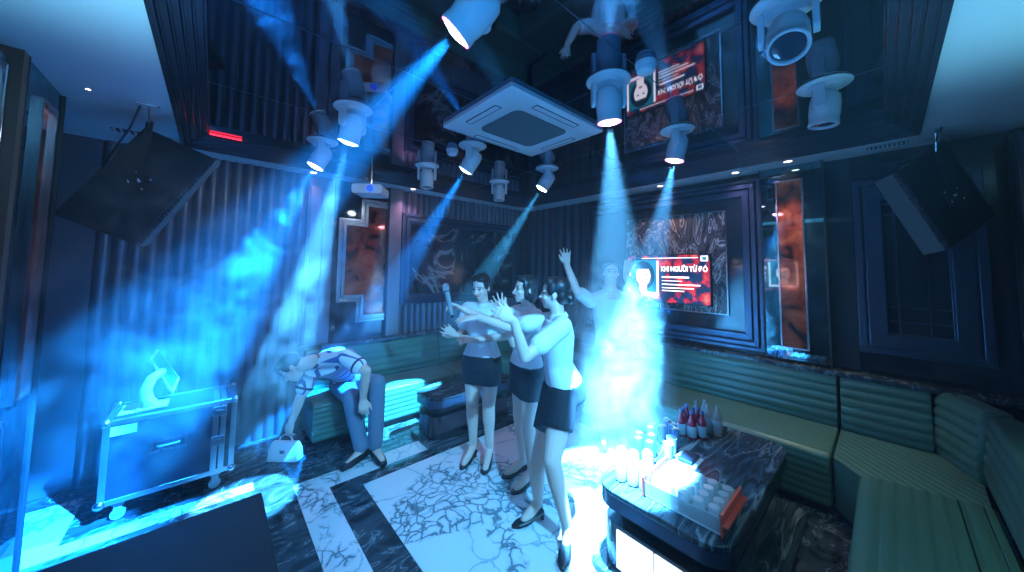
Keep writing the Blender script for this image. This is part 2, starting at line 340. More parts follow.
def lattice(xf, y0, y1, sgn, label):
    t = thing('lattice_frame', label, 'wall panel', (xf, (y0+y1)/2, 1.06))
    p = MB(); rect_frame(p, 'x', xf, y0, y1, 1.06, 2.5, [(0, .05, .05), (.05, .06, .03), (.06, .165, .06), (.165, .175, .02)], sgn); p.obj('frame', 'bluemetal', t, bevel=.004)
    MB().box((xf, y0+.16, 1.22), (xf+sgn*.008, y1-.16, 2.34)).obj('glass_panel', 'glass', t)
    for yy in (y0+.28, y1-.23):
        MB().box((xf+sgn*.006, yy-.007, 1.23), (xf+sgn*.024, yy+.007, 2.33)).obj('lattice_bar', 'bluemetal', t)
    for zz in (1.33, 1.44, 2.2, 2.29):
        MB().box((xf+sgn*.006, y0+.17, zz-.006), (xf+sgn*.02, y1-.17, zz+.006)).obj('lattice_bar', 'bluemetal', t)
lattice(XB, -.50, .165, -1, 'wide blue steel frame with crossed lattice bars behind the hanging corner loudspeaker')
t = thing('dark_wall_panel', 'tall dark glass panel in a chrome frame beside the pillar with the copper inset', 'wall panel', (XD, 2.0, .3))
p = MB(); rect_frame(p, 'x', -.80, 1.5, 2.68, .3, 2.66, [(0, .03, .05), (.03, .06, .03)], 1); p.obj('frame', 'chrome', t, bevel=.004)
p = MB(); p.box((XD, 1.5, .3), (-.79, 2.68, 2.66)); p.obj('glass_panel', 'glass', t)
MB().box((-.80, 2.685, 0), (-.72, 2.745, ZS)).obj('side_strip', 'wood', t)
p = MB(); flutes(p, 'x', XD, 3.3, 4.2, 0, ZS, .1, .035, 1); struct(p.obj('trim_8', 'darkflute', smooth=True))
p = MB(); p.tube([(3.98, -.66, .88), (3.98, -.66, 2.66)], .08, 20); p.box((3.98, -1.04, .88), (XB, -.62, 2.7)); p.box((3.9, -1.04, .88), (4.0, -.66, 2.7)); struct(p.obj('trim_9', 'lacquer', smooth=True))
for z, k in ((.8, 0),):
    p = MB(); p.box((.9, 4.03, .84), (XB, YA, .88)); p.box((3.97, YC+.05, .84), (XB, 4.05, .88)); p.box((1.6, YC+.02, .84), (4.0, -.62, .88)); 
    struct(p.obj('trim_10', 'dmarble', bevel=.006))
# ------------------------------------------------------------ sofas
def chaikin(p, k=3):
    for _ in range(k):
        q = [p[0]]
        for a, b in zip(p, p[1:]):
            a, b = V(a), V(b); q += [tuple(a.lerp(b, .25)), tuple(a.lerp(b, .75))]
        q.append(p[-1]); p = q
    return p
def ridged(path, pitch, depth, n=6):
    """2-D outline with soft channels: path is walked with its outside on the left"""
    P = [V(p) for p in path]; L = [0.]
    for a, b in zip(P, P[1:]): L.append(L[-1]+(b-a).length)
    k = max(1, round(L[-1]/pitch)); m = k*n; out = []; i = 0
    for j in range(m+1):
        s = L[-1]*j/m
        while i < len(P)-2 and L[i+1] < s: i += 1
        t = (s-L[i])/max(L[i+1]-L[i], 1e-9); q = P[i].lerp(P[i+1], t); d = (P[i+1]-P[i]).normalized(); nn = V((-d.y, d.x))
        out.append(q + nn*depth*(abs(math.sin(PI*k*j/m))**.55))
    return out
def round_path(pts, r=.05):
    out = [V(pts[0])]
    for a, b, c in zip(pts, pts[1:], pts[2:]):
        a, b, c = V(a), V(b), V(c); u = (a-b); w = (c-b); ru = min(r, u.length*.48); rw = min(r, w.length*.48)
        p0, p2 = b+u.normalized()*ru, b+w.normalized()*rw
        for k in range(7):
            t = k/6; out.append(p0*(1-t)**2 + b*2*t*(1-t) + p2*t*t)
    out.append(V(pts[-1])); return out
def cushion(prof, mk, a0, a1, end=.018):
    """sweep closed 2-D profile from a0 to a1 with softened ends"""
    c = V((sum(p.x for p in prof)/len(prof), sum(p.y for p in prof)/len(prof)))
    s = 1 if a1 > a0 else -1; rings = []
    for a, k in ((a0, .93), (a0+s*end*.35, .98), (a0+s*end, 1.), (a1-s*end, 1.), (a1-s*end*.35, .98), (a1, .93)):
        rings.append([mk(c+(p-c)*k, a) for p in prof])
    return MB().loft(rings)
SF, SB, BT = 3.31, 3.95, .855       # seat front, back front (x), back top
def seat_profile(f, b, top=.42):    # front at coordinate f, back at b (b > f), 2-D (depth, z)
    path = round_path([(b, top), (f, top), (f, .07)], .06)
    return ridged(path[::-1], .052, .007) + [V((b, .07))]
def back_profile(f, b, top=BT, z0=.40):
    path = round_path([(f+.03, z0), (f, z0+.1), (f+.035, top), (b, top)], .05)
    return ridged(path, .075, .013) + [V((b, z0))]
t = thing('sofa', 'long straight green channelled sofa section under the television, behind the marble table', 'sofa', (3.6, 2.2, 0), 'corner sofa run')
mkx = lambda p, a: V((p.x, a, p.y))
for a, b in ((.31, 2.05), (2.07, 3.6)):
    cushion(seat_profile(SF, SB+.06), mkx, a, b).obj('seat', 'leather', t, smooth='all')
    cushion(back_profile(SB, 4.12), mkx, a, b if b < 3 else 3.95).obj('backrest', 'leather', t, smooth='all')
MB().box((SF+.05, .33, 0), (4.1, 3.58, .075)).obj('plinth', 'black', t)
t = thing('sofa', 'green channelled sofa section under the stepped copper panel, where the striped-shirt man sits', 'sofa', (2.3, 3.9, 0), 'corner sofa run')
mky = lambda p, a: V((a, p.x, p.y))
for a, b in ((.76, 2.3), (2.32, 3.9)):
    cushion(seat_profile(3.62, 4.1), mky, a, b).obj('seat', 'leather', t, smooth='all')
    cushion(back_profile(4.03, 4.2, .83), mky, a, b).obj('backrest', 'leather', t, smooth='all')
MB().box((.8, 3.66, 0), (3.3, 4.18, .075)).obj('plinth', 'black', t)
# corner piece
def cut_poly(mb, poly):
    bm = bmesh.new(); vs = [bm.verts.new(v) for v in mb.v]
    for f in mb.f:
        try: bm.faces.new([vs[i] for i in f])
        except ValueError: pass
    n = len(poly)
    for i in range(n):
        a, b = V(poly[i]), V(poly[(i+1) % n]); d = b-a; no = V((d.y, -d.x, 0)).normalized()
        r = bmesh.ops.bisect_plane(bm, geom=bm.verts[:]+bm.edges[:]+bm.faces[:], plane_co=(a.x, a.y, 0), plane_no=no, clear_outer=True)
        bmesh.ops.holes_fill(bm, edges=[e for e in r['geom_cut'] if isinstance(e, bmesh.types.BMEdge)], sides=0)
    bm.verts.ensure_lookup_table(); bm.verts.index_update(); o = MB(); o.v = [v.co.copy() for v in bm.verts]; o.f = [tuple(v.index for v in f.verts) for f in bm.faces]; bm.free(); return o
t = thing('sofa', 'green leather corner wedge of the sofa with slanting seat channels', 'sofa', (3.6, 0, 0), 'corner sofa run')
dr = V((-.70, -.61, 0)).normalized(); sd = V((-dr.y, dr.x, 0)); base = V((3.6, -.03, 0))
prof = ridged([(.7, .42), (-.7, .42)], .052, .006)
prof = [V((p.x, p.y)) for p in prof]; 
if prof[len(prof)//2].y < .41: prof = [V((p.x, .84-p.y)) for p in prof]
prof += [V((-.7, .07)), V((.7, .07))]
sl = MB().loft([[base+dr*a+sd*p.x+V((0, 0, p.y)) for p in prof] for a in (-.9, .9)])
poly = [(3.33, .295), (3.165, .165), (3.27, -.345), (3.7, -.36), (4.0, -.25), (4.0, .295)]
cut_poly(sl, poly).obj('seat', 'leather', t, smooth=True, bevel=.012)
cushion(back_profile(SB, 4.12), mkx, -.19, .29).obj('backrest', 'leather', t, smooth='all')
# slanting end of the back
p0, p1 = V((3.95, -.20, 0)), V((3.60, -.345, 0)); dd = (p1-p0).normalized(); nb = V((-dd.y, dd.x, 0)); nb = nb if nb.y < 0 else -nb
cushion(back_profile(0, .17), lambda p, a: p0+dd*a+nb*p.x+V((0, 0, p.y)), -.035, (p1-p0).length-.02).obj('backrest', 'leather', t, smooth='all')
MB().prism([(3.37, .27), (3.21, .13), (3.3, -.3), (3.95, -.3), (3.95, .27)], 'z', 0, .075).obj('plinth', 'black', t)
t = thing('sofa', 'green seat', 'sofa', (2.3, -.1, 0), 'corner sofa run')
t['label'] = 'deep green leather seat with lengthwise channels, running on from the corner wedge'
mk3 = lambda p, a: V((a, -p.x, p.y))
prof = ridged(round_path([(.36, .43), (-.16, .43), (-.16, .07)], .05)[::-1], .062, .006) + [V((.36, .07))]
bo = MB().loft([[mk3(p, a) for p in prof] for a in (1.2, 3.3)])
cut_poly(bo, [(1.2, -.37), (3.26, -.37), (3.155, .2), (1.2, .2)]).obj('seat', 'leather', t, smooth=True, bevel=.012)
cushion(back_profile(.36, .58), mk3, 1.2, 3.58).obj('backrest', 'leather', t, smooth='all')
MB().box((1.25, -.33, 0), (3.1, .12, .075)).obj('plinth', 'black', t)

# ------------------------------------------------------------ tables
def rrect(x0, x1, y0, y1, r, n=8):
    out = []
    for cx, cy, a in ((x1-r, y1-r, 0), (x0+r, y1-r, 90), (x0+r, y0+r, 180), (x1-r, y0+r, 270)):
        for k in range(n+1):
            t_ = math.radians(a+90*k/n); out.append((cx+r*math.cos(t_), cy+r*math.sin(t_)))
    return out
def table(x0, x1, y0, y1, h, label):
    t = thing('low_table', label, 'table', ((x0+x1)/2, (y0+y1)/2, 0))
    MB().prism(rrect(x0, x1, y0, y1, .13), 'z', h-.03, h).obj('tabletop', 'tmarble', t, smooth=True, bevel=.005)
    MB().prism(rrect(x0+.004, x1-.004, y0+.004, y1-.004, .126), 'z', h-.10, h-.031).obj('apron', 'bluemetal', t, smooth=True)
    MB().prism(rrect(x0+.1, x1-.1, y0+.1, y1-.1, .08), 'z', h-.2, h-.099).obj('neck', 'black', t, smooth=True)
    MB().prism(rrect(x0+.03, x1-.03, y0+.03, y1-.03, .1), 'z', .04, h-.19).obj('cabinet', 'lacquer', t, smooth=True)
    MB().prism(rrect(x0-.02, x1+.1, y0-.08, y1+.04, .1), 'z', 0.003, .045).obj('plinth', 'tmarble', t, smooth=True, bevel=.004)
    ym = (y0+y1)/2
    for a, b in ((y0+.14, ym-.004), (ym+.004, y1-.14)):
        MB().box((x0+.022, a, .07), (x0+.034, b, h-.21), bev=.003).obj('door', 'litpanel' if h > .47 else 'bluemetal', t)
    return t
TH = .48
table(1.73, 3.12, .5, 1.2, TH, 'low table with veined dark marble top carrying cans, bottles and the cup tray')
table(1.62, 2.7, 2.93, 3.36, .45, 'low marble topped table behind the woman with hands at her waist')

# things on the table
def can(x, y, r, h, body, label, cat='can', name='drink_can', grp=None):
    t = thing(name, label, cat, (x, y, TH), grp)
    MB().lathe([(r*.8, TH+.001), (r, TH+.008), (r, TH+h-.012), (r*.86, TH+h-.002), (0, TH+h-.002)], Matrix.Translation((x, y, 0)), 20).obj('can_body', body, t, smooth=True)
    MB().lathe([(r*.8, TH+h-.002), (r*.86, TH+h), (r*.82, TH+h+.002), (r*.76, TH+h-.001), (0, TH+h-.001)], Matrix.Translation((x, y, 0)), 20).obj('can_lid', 'cantop', t, smooth=True)
    return t
protoA = None
pinks = [(1.86, 1.09), (1.93, 1.125), (1.875, 1.02), (1.945, 1.055), (1.885, .955), (2.01, 1.0)]
for i, (x, y) in enumerate(pinks):
    if protoA is None: protoA = can(x, y, .032, .15, 'can', 'tall pale pink drink can in the brightly lit cluster at the table corner', grp='pale cans at the lit table corner')
    else: dup(protoA, (x, y, TH))
protoB = None
for i, (x, y) in enumerate([(2.13, 1.12), (2.2, 1.15), (2.14, 1.05), (2.24, 1.085), (2.34, 1.14)]):
    if protoB is None: protoB = can(x, y, .028, .145, 'canblue', 'slim dark blue can in the loose row behind the lit cans', grp='slim blue cans')
    else: dup(protoB, (x, y, TH))
protoC = None
for i, (x, y) in enumerate([(2.48, 1.12), (2.56, 1.08), (2.5, 1.04), (2.6, 1.14), (2.45, 1.18)]):
    if protoC is None: protoC = can(x, y, .03, .12, 'canblue', 'short dark can in the group between the slim cans and the red bottles', grp='short dark cans')
    else: dup(protoC, (x, y, TH))
def glass(x, y, z, r, h, label, grp=None, solid='clear'):
    o = MB().lathe([(0, z+.001), (r*.8, z+.001), (r, z+h), (r-.0025, z+h), (r*.8-.003, z+.008), (0, z+.008)], Matrix.Translation((x, y, 0)), 20).obj('drinking_glass', solid, smooth=True)
    return tag(o, label, 'glass', grp)
g1 = glass(2.3, 1.0, TH, .034, .1, 'open empty glass beside the dark phone, between it and the slim blue cans', 'open glasses by the phone')
g2 = glass(2.4, 1.02, TH, .034, .1, 'open empty glass beside the dark phone, between it and the slim blue cans', 'open glasses by the phone')
t = thing('juice_bottle', 'red juice bottle with a pale blue label in the tight cluster on the table', 'bottle', (2.7, 1.0, TH), 'red juice bottles')
T0 = Matrix.Translation((2.7, 1.0, TH))
MB().lathe([(.02, .001), (.03, .004), (.031, .1), (.028, .125), (.013, .155), (.012, .178)], T0, 20).obj('bottle_body', 'redglass', t, smooth=True)
MB().lathe([(.0315, .02), (.0322, .021), (.0322, .095), (.0315, .096)], T0, 20).obj('bottle_label', 'label', t, smooth=True)
MB().lathe([(.0135, .176), (.0138, .195), (0, .196)], T0, 16).obj('bottle_cap', 'canblue', t, smooth=True)
for x, y in ((2.76, .95), (2.78, 1.02), (2.74, 1.07), (2.83, 1.0), (2.82, 1.08), (2.69, 1.07)): dup(t, (x, y, TH))
t = thing('clear_bottle', 'tall clear glass bottle with a pale label standing just behind the red bottles', 'bottle', (2.9, 1.04, TH), 'clear glass bottles')
T0 = Matrix.Translation((2.9, 1.04, TH))
MB().lathe([(.02, .001), (.03, .004), (.031, .13), (.028, .155), (.013, .185), (.012, .215), (0, .216)], T0, 20).obj('bottle_body', 'clear', t, smooth=True)
MB().lathe([(.0315, .03), (.0322, .031), (.0322, .115), (.0315, .116)], T0, 20).obj('bottle_label', 'label', t, smooth=True)
for x, y in ((2.9, .96), (2.97, 1.0), (2.9, .89)): dup(t, (x, y, TH))
t = thing('phone', 'dark phone lying on a white card beside the cup tray', 'phone', (2.37, .91, TH))
MB().box((2.28, .84, TH+.001), (2.46, .98, TH+.006)).obj('card', 'paper', t)
MB().box((2.31, .86, TH+.006), (2.45, .95, TH+.03), bev=.006).obj('case', 'casepanel', t)
TX0, TX1, TY0, TY1 = 1.83, 2.13, .555, .93
t = thing('cup_tray', 'clear acrylic cup tray with red end walls holding rows of glasses', 'tray', ((TX0+TX1)/2, .74, TH))
MB().box((TX0, TY0, TH+.002), (TX1, TY1, TH+.014), bev=.003).obj('base', 'tray', t)
for y in (TY0-.008, TY1): MB().box((TX0-.01, y, TH+.002), (TX1+.01, y+.012, TH+.105), bev=.003).obj('end_wall', 'red', t)
MB().box((TX0-.01, TY0-.03, TH+.05), (TX1+.01, TY0-.007, TH+.062), bev=.003).obj('grip', 'red', t)
for x in (TX0, TX1-.006): MB().box((x, TY0+.005, TH+.014), (x+.006, TY1-.001, TH+.08)).obj('side_wall', 'clear', t)
gp = None
for i in range(4):
    for j in range(5):
        x, y = TX0+.045+i*.07, TY0+.045+j*.071
        if gp is None:
            z = TH+.015; o = MB().lathe([(.031, z), (.027, z+.078), (.024, z+.082), (0, z+.082), (0, z+.076), (.022, z+.075), (.028, z+.002)], Matrix.Translation((x, y, 0)), 20).obj('drinking_glass', 'clear', smooth=True)
            gp = tag(o, 'small clear tumbler standing upside down in the cup tray', 'glass', 'tumblers in the cup tray')
        else:
            o = gp.copy(); C.objects.link(o); o.location = (x, y, gp.location.z)

# ------------------------------------------------------------ flight case, tablet
CX0, CX1, CY0, CY1, CZ0, CZ1 = -.49, .195, 3.47, 3.9, .13, .675
t = thing('flight_case', 'black flight case with aluminium edges on castors in front of the fluted wall', 'flight case', (-.15, 3.68, 0))
MB().box((CX0+.004, CY0+.004, CZ0+.004), (CX1-.004, CY1-.004, CZ1-.004)).obj('body_panel', 'casepanel', t)
e = MB(); w = .034
def bar(a, b): e.box(a, b, bev=.004)
for y in (CY0, CY1-w):
    for z in (CZ0, CZ1-w): bar((CX0, y, z), (CX1, y+w, z+w))
    for x in (CX0, CX1-w): bar((x, y, CZ0), (x+w, y+w, CZ1))
for x in (CX0, CX1-w):
    for z in (CZ0, CZ1-w): bar((x, CY0, z), (x+w, CY1, z+w))
e.obj('edge_profile', 'alu', t)
lb = MB()
for x in (.055, .10): lb.box((x, CY0-.003, CZ0), (x+.034, CY1+.003, CZ1+.002), bev=.003)
lb.obj('lid_band', 'alu', t)
for x in (CX0+.012, CX1-.012):
    for y in (CY0+.012, CY1-.012):
        for z in (CZ0+.012, CZ1-.012): MB().ell((x, y, z), (.03, .03, .03)).obj('ball_corner', 'chrome', t, smooth=True)
for z in (.60, .38):
    p = MB(); p.box((.05, CY0-.012, z-.035), (.13, CY0-.003, z+.035), bev=.003); p.box((.07, CY0-.02, z-.02), (.11, CY0-.01, z+.012), bev=.003)
    for dx in (.058, .122):
        for dz in (-.026, .026): p.ell((dx, CY0-.013, z+dz), (.005, .004, .005), n=8, m=6)
    p.obj('latch', 'chrome', t)
hp = MB(); rect_frame(hp, 'y', CY0+.004, -.27, -.08, .40, .49, [(0, .018, .012)], -1)
for k in range(6):
    for z in (.409, .481): hp.ell((-.262+k*.035, CY0-.01, z), (.005, .004, .005), n=8, m=6)
hp.obj('handle_plate', 'chrome', t)
MB().tube([(-.23, CY0-.01, .445), (-.22, CY0-.02, .445), (-.13, CY0-.02, .445), (-.12, CY0-.01, .445)], .007).obj('handle', 'alu', t)
MB().box((-.455, CY0+.001, .575), (-.335, CY0+.0035, .635)).obj('label_card', 'paper', t)
for x in (-.40, .09):
    for y in (CY0+.07, CY1-.07):
        c_ = MB(); c_.tube([(x, y-.014, .036), (x, y+.014, .036)], .036, 20); c_.box((x-.03, y-.03, .1), (x+.03, y+.03, CZ0)); c_.box((x-.02, y-.024, .04), (x+.02, y-.018, .11)); c_.box((x-.02, y+.018, .04), (x+.02, y+.024, .11))
        c_.obj('castor', 'greyplastic', t, smooth=True)
tag(MB().box((-.44, 3.56, CZ1+.0025), (-.27, 3.78, CZ1+.0045)).obj('sheet_of_paper', 'paper'), 'white sheet of paper lying on the flight case beside the tablet stand', 'paper')
t = thing('tablet', 'tilted tablet on a curved stand on top of the flight case', 'tablet', (-.24, 3.66, CZ1))
A, B_, D_, E_ = at(150, 358, 2.62), at(158, 348, 2.72), at(180, 378, 2.70), at(173.5, 393, 2.60)
nrm = (D_-A).cross(B_-A).normalized(); nrm = nrm if nrm.dot(CAM-A) > 0 else -nrm
def quadslab(q, n0, n1, sc=1.):
    c = sum(q, V())/4; q = [c+(p-c)*sc for p in q]
    return MB().loft([[p+nrm*n0 for p in q], [p+nrm*n1 for p in q]])
quadslab([A, B_, D_, E_], -.022, 0).obj('frame', 'white', t, bevel=.004)
quadslab([A, B_, D_, E_], 0, .002, .86).obj('screen', 'screenoff', t)
mid = (A+B_+D_+E_)/4 - nrm*.03
MB().tube([(-.29, 3.62, CZ1+.012), (-.315, 3.63, CZ1+.06), (-.325, 3.64, CZ1+.13), (-.30, 3.66, CZ1+.2), mid], [.05, .04, .034, .03, .03], 14, True).obj('stand_arm', 'white', t, smooth=True)
MB().box((-.36, 3.56, CZ1+.003), (-.20, 3.72, CZ1+.016), bev=.006).obj('stand_base', 'white', t)
# bag
t = thing('handbag', 'small white handbag with a top handle standing on the floor beside the reaching hand', 'handbag', (.56, 3.62, 0))
fa = V((.56, 3.62, 0)); bx, by = V((.745, -.667, 0)), V((.667, .745, 0))
rings = []
for z, k, d in ((.004, .9, .9), (.01, 1, 1), (.1, .97, .8), (.15, .88, .4), (.165, .8, .3)):
    rings.append([fa + bx*(px_*.135*k) + by*(py_*.05*d) + V((0, 0, z)) for px_, py_ in ((-1, -.8), (-.93, -1), (.93, -1), (1, -.8), (1, .8), (.93, 1), (-.93, 1), (-1, .8))])
MB().loft(rings).obj('bag_body', 'bag', t, smooth=True, bevel=.006)
MB().tube([fa+bx*(-.06+.06*(1-math.cos(a)))+V((0, 0, .155+.065*math.sin(a))) for a in [PI*k/10 for k in range(11)]], .007, 10, True).obj('handle', 'bag', t, smooth=True)
MB().loft([[fa+bx*u+by*v+V((0, 0, w)) for u, w in ((-.02, .08), (.02, .08), (.02, .105), (-.02, .105))] for v in (-.05, -.04)]).obj('clasp', 'chrome', t, bevel=.002)
# dark slab in the near corner
t = thing('subwoofer', 'black cabinet', 'speaker cabinet', (-.1, 1.5, 0))
t['label'] = 'large flat topped black cabinet standing before the flight case, only partly in view'
MB().box((-.72, 1.0, .03), (.205, 1.83, .75), bev=.012).obj('cabinet', 'speaker', t)
MB().tube([(-.25, 1.5, .74), (-.25, 1.5, .752)], .045, 20).obj('pole_socket', 'black', t, smooth=True)
MB().box((.204, 1.06, .1), (.214, 1.77, .7), bev=.004).obj('grille', 'greymesh', t)

# ------------------------------------------------------------ ceiling things
def aircon():
    x0, x1, y0, y1 = 1.27, 2.25, 1.44, 2.25; cx, cy = (x0+x1)/2, (y0+y1)/2; z = 2.80
    t = thing('ceiling_air_conditioner', 'square ceiling cassette air conditioner with a grey centre grille', 'air conditioner', (cx, cy, z))
    def sq(hx, hy, z, r): return [V((*p, z)) for p in rrect(cx-hx, cx+hx, cy-hy, cy+hy, r, 4)]
    MB().loft([sq(.49, .405, z+.038, .02), sq(.49, .405, z+.012, .02), sq(.47, .385, z, .02), sq(.3, .25, z-.004, .06), sq(.28, .23, z+.004, .06)]).obj('cover_panel', 'white', t, smooth=True)
    MB().loft([sq(.275, .225, z+.004, .06), sq(.275, .225, z-.002, .06)]).obj('intake_grille', 'greymesh', t)
    for dx, dy, hx, hy in ((0, .335, .22, .022), (0, -.335, .22, .022), (.4, 0, .022, .17), (-.4, 0, .022, .17)):
        s = MB(); rect_frame(s, 'x', 0, 0, 1, 0, 1, [], 1); s.box((cx+dx-hx, cy+dy-hy, z-.005), (cx+dx+hx, cy+dy+hy, z+.004), bev=.002); s.obj('air_flap', 'white', t)
        for k in (-1, 1):
            q = MB(); q.box((cx+dx-hx-.004, cy+dy+k*(hy+.003)-.002, z-.0055), (cx+dx+hx+.004, cy+dy+k*(hy+.003)+.002, z)); q.box((cx+dx+k*(hx+.003)-.002, cy+dy-hy-.004, z-.0055), (cx+dx+k*(hx+.003)+.002, cy+dy+hy+.004, z)); q.obj('flap_gap', 'black', t)
aircon()
def smoke_alarm(x, y, label):
    t = thing('smoke_detector', label, 'smoke detector', (x, y, ZM-.06))
    T0 = Matrix.Translation((x, y, 0))
    MB().lathe([(.055, ZM), (.055, ZM-.018), (.046, ZM-.03)], T0, 24).obj('base', 'white', t, smooth=True)
    MB().lathe([(.046, ZM-.028), (.05, ZM-.034), (.044, ZM-.05), (.03, ZM-.058), (0, ZM-.06)], T0, 24).obj('cap', 'white', t, smooth=True)
    MB().lathe([(.0435, ZM-.030), (.047, ZM-.033)], T0, 24).obj('vent_ring', 'black', t)
smoke_alarm(1.69, .82, 'round white smoke detector on the mirror ceiling beside the pink lit moving light')
smoke_alarm(1.63, 2.69, 'small white smoke detector between two moving lights beyond the air conditioner')
def vent(x0, x1, y0, y1, label, along):
    t = thing('ceiling_vent', label, 'air vent', ((x0+x1)/2, (y0+y1)/2, ZS-.008))
    MB().box((x0, y0, ZS-.003), (x1, y1, ZS)).obj('backing', 'black', t)
    n = 9
    for k in range(n):
        if along == 'x': a = x0+(x1-x0)*(k+.5)/n; MB().box((a-.008, y0, ZS-.009), (a+.004, y1, ZS-.003)).obj('slat', 'white', t)
        else: a = y0+(y1-y0)*(k+.5)/n; MB().box((x0, a-.008, ZS-.009), (x1, a+.004, ZS-.003)).obj('slat', 'white', t)
vent(-.62, -.30, 3.86-.1, 3.86, 'slotted air vent in the pale soffit behind the hanging loudspeaker over the flight case', 'x')
vent(3.9, 3.98, -.16, .06, 'small dark slotted air vent in the pale soffit above the latticed frame', 'y')
def downlight(x, y, w, label, lit='led', col=(1, .78, .66), ang=100, aim=None, small=False):
    q = .35 if small else 1.
    t = thing('downlight', label, 'ceiling light', (x, y, ZS-.01))
    T0 = Matrix.Translation((x, y, 0))
    MB().lathe([(.045*q, ZS), (.045*q, ZS-.005), (.032*q, ZS-.008), (.03*q, ZS-.001)], T0, 24).obj('trim_ring', 'white', t, smooth=True)
    MB().lathe([(0, ZS-.001), (.03*q, ZS-.001), (.03*q, ZS-.003), (0, ZS-.003)], T0, 20).obj('lamp_disc', lit, t)
    ld = bpy.data.lights.new('downlight_beam', 'SPOT'); ld.energy = w; ld.color = col; ld.spot_size = math.radians(ang); ld.spot_blend = .9; ld.shadow_soft_size = .03
    l = bpy.data.objects.new('downlight_beam', ld); C.objects.link(l); l.location = (x, y, ZS-.015)
    if aim: l.rotation_euler = (V(aim)-l.location).to_track_quat('-Z', 'Y').to_euler()
    return t

# moving heads ---------------------------------------------------
HEADS = []
def moving_head(x, y, target, label, lens='lens', yaw_=None, watt=0, size=16, col=(.12, .5, 1.), blend=.25, grp=None, soft=.02):
    t = thing('moving_head_light', label, 'stage light', (x, y, 2.56), grp)
    T0 = Matrix.Translation((x, y, 0)); piv = V((x, y, 2.705)); d = (V(target)-piv).normalized()
    MB().lathe([(.0, ZM-.001), (.125, ZM-.001), (.128, ZM-.006), (.12, ZM-.013), (.085, ZM-.016), (.08, ZM-.035), (.0, ZM-.036)], T0, 40).obj('mounting_plate', 'white', t, smooth=True)
    h = V((d.x, d.y, 0)) 
    if yaw_ is not None: h = V((math.cos(yaw_), math.sin(yaw_), 0))
    h = h.normalized(); ax = V((-h.y, h.x, 0))
    for s in (-1, 1):
        c0 = V((x, y, 0)) + ax*s*.088
        pr = []; hw = .03
        for k in range(9): a = PI*k/8; pr.append((hw*math.cos(a), -.0-hw*math.sin(a)))
        pts = [(hw*.9, .11)] + pr + [(-hw*.9, .11)]
        MB().loft([[c0+ax*o_+h*u+V((0, 0, 2.705+w_)) for u, w_ in pts] for o_ in (-.011, .011)]).obj('yoke_arm', 'white', t, smooth=True, bevel=.003)
    q = d.to_track_quat('Z', 'Y').to_matrix().to_4x4(); Th = Matrix.Translation(piv) @ q
    MB().lathe([(0, -.085), (.045, -.083), (.066, -.06), (.072, -.02), (.072, .05), (.068, .08), (.070, .085), (.072, .112), (.068, .116), (.061, .114), (.058, .102)], Th, 36).obj('head_body', 'white', t, smooth=True)
    MB().lathe(([(0, .13), (.025, .128), (.045, .122), (.06, .113), (.05, .094), (0, .094)] if lens in ('hot', 'hotw') else [(0, .106), (.03, .110), (.058, .102), (.05, .094), (0, .094)]), Th, 28).obj('lens', lens, t, smooth=True)
    if lens in ('hot', 'hotw'):
        MB().lathe([(.058, .112), (.069, .1175), (.069, .114), (.058, .108)], Th, 36).obj('lens_halo', 'halopink' if lens == 'hot' or y < 1.02 else 'haloblue', t, smooth=True)  # glowing ring stands in for the coloured halo round a lit lens
    if watt:
        ld = bpy.data.lights.new('beam', 'SPOT'); ld.energy = watt; ld.color = col; ld.spot_size = math.radians(size); ld.spot_blend = blend; ld.shadow_soft_size = soft
        l = bpy.data.objects.new('beam', ld); C.objects.link(l); l.matrix_world = Matrix.Translation(piv+d*.15) @ d.to_track_quat('-Z', 'Y').to_matrix().to_4x4()
    return t
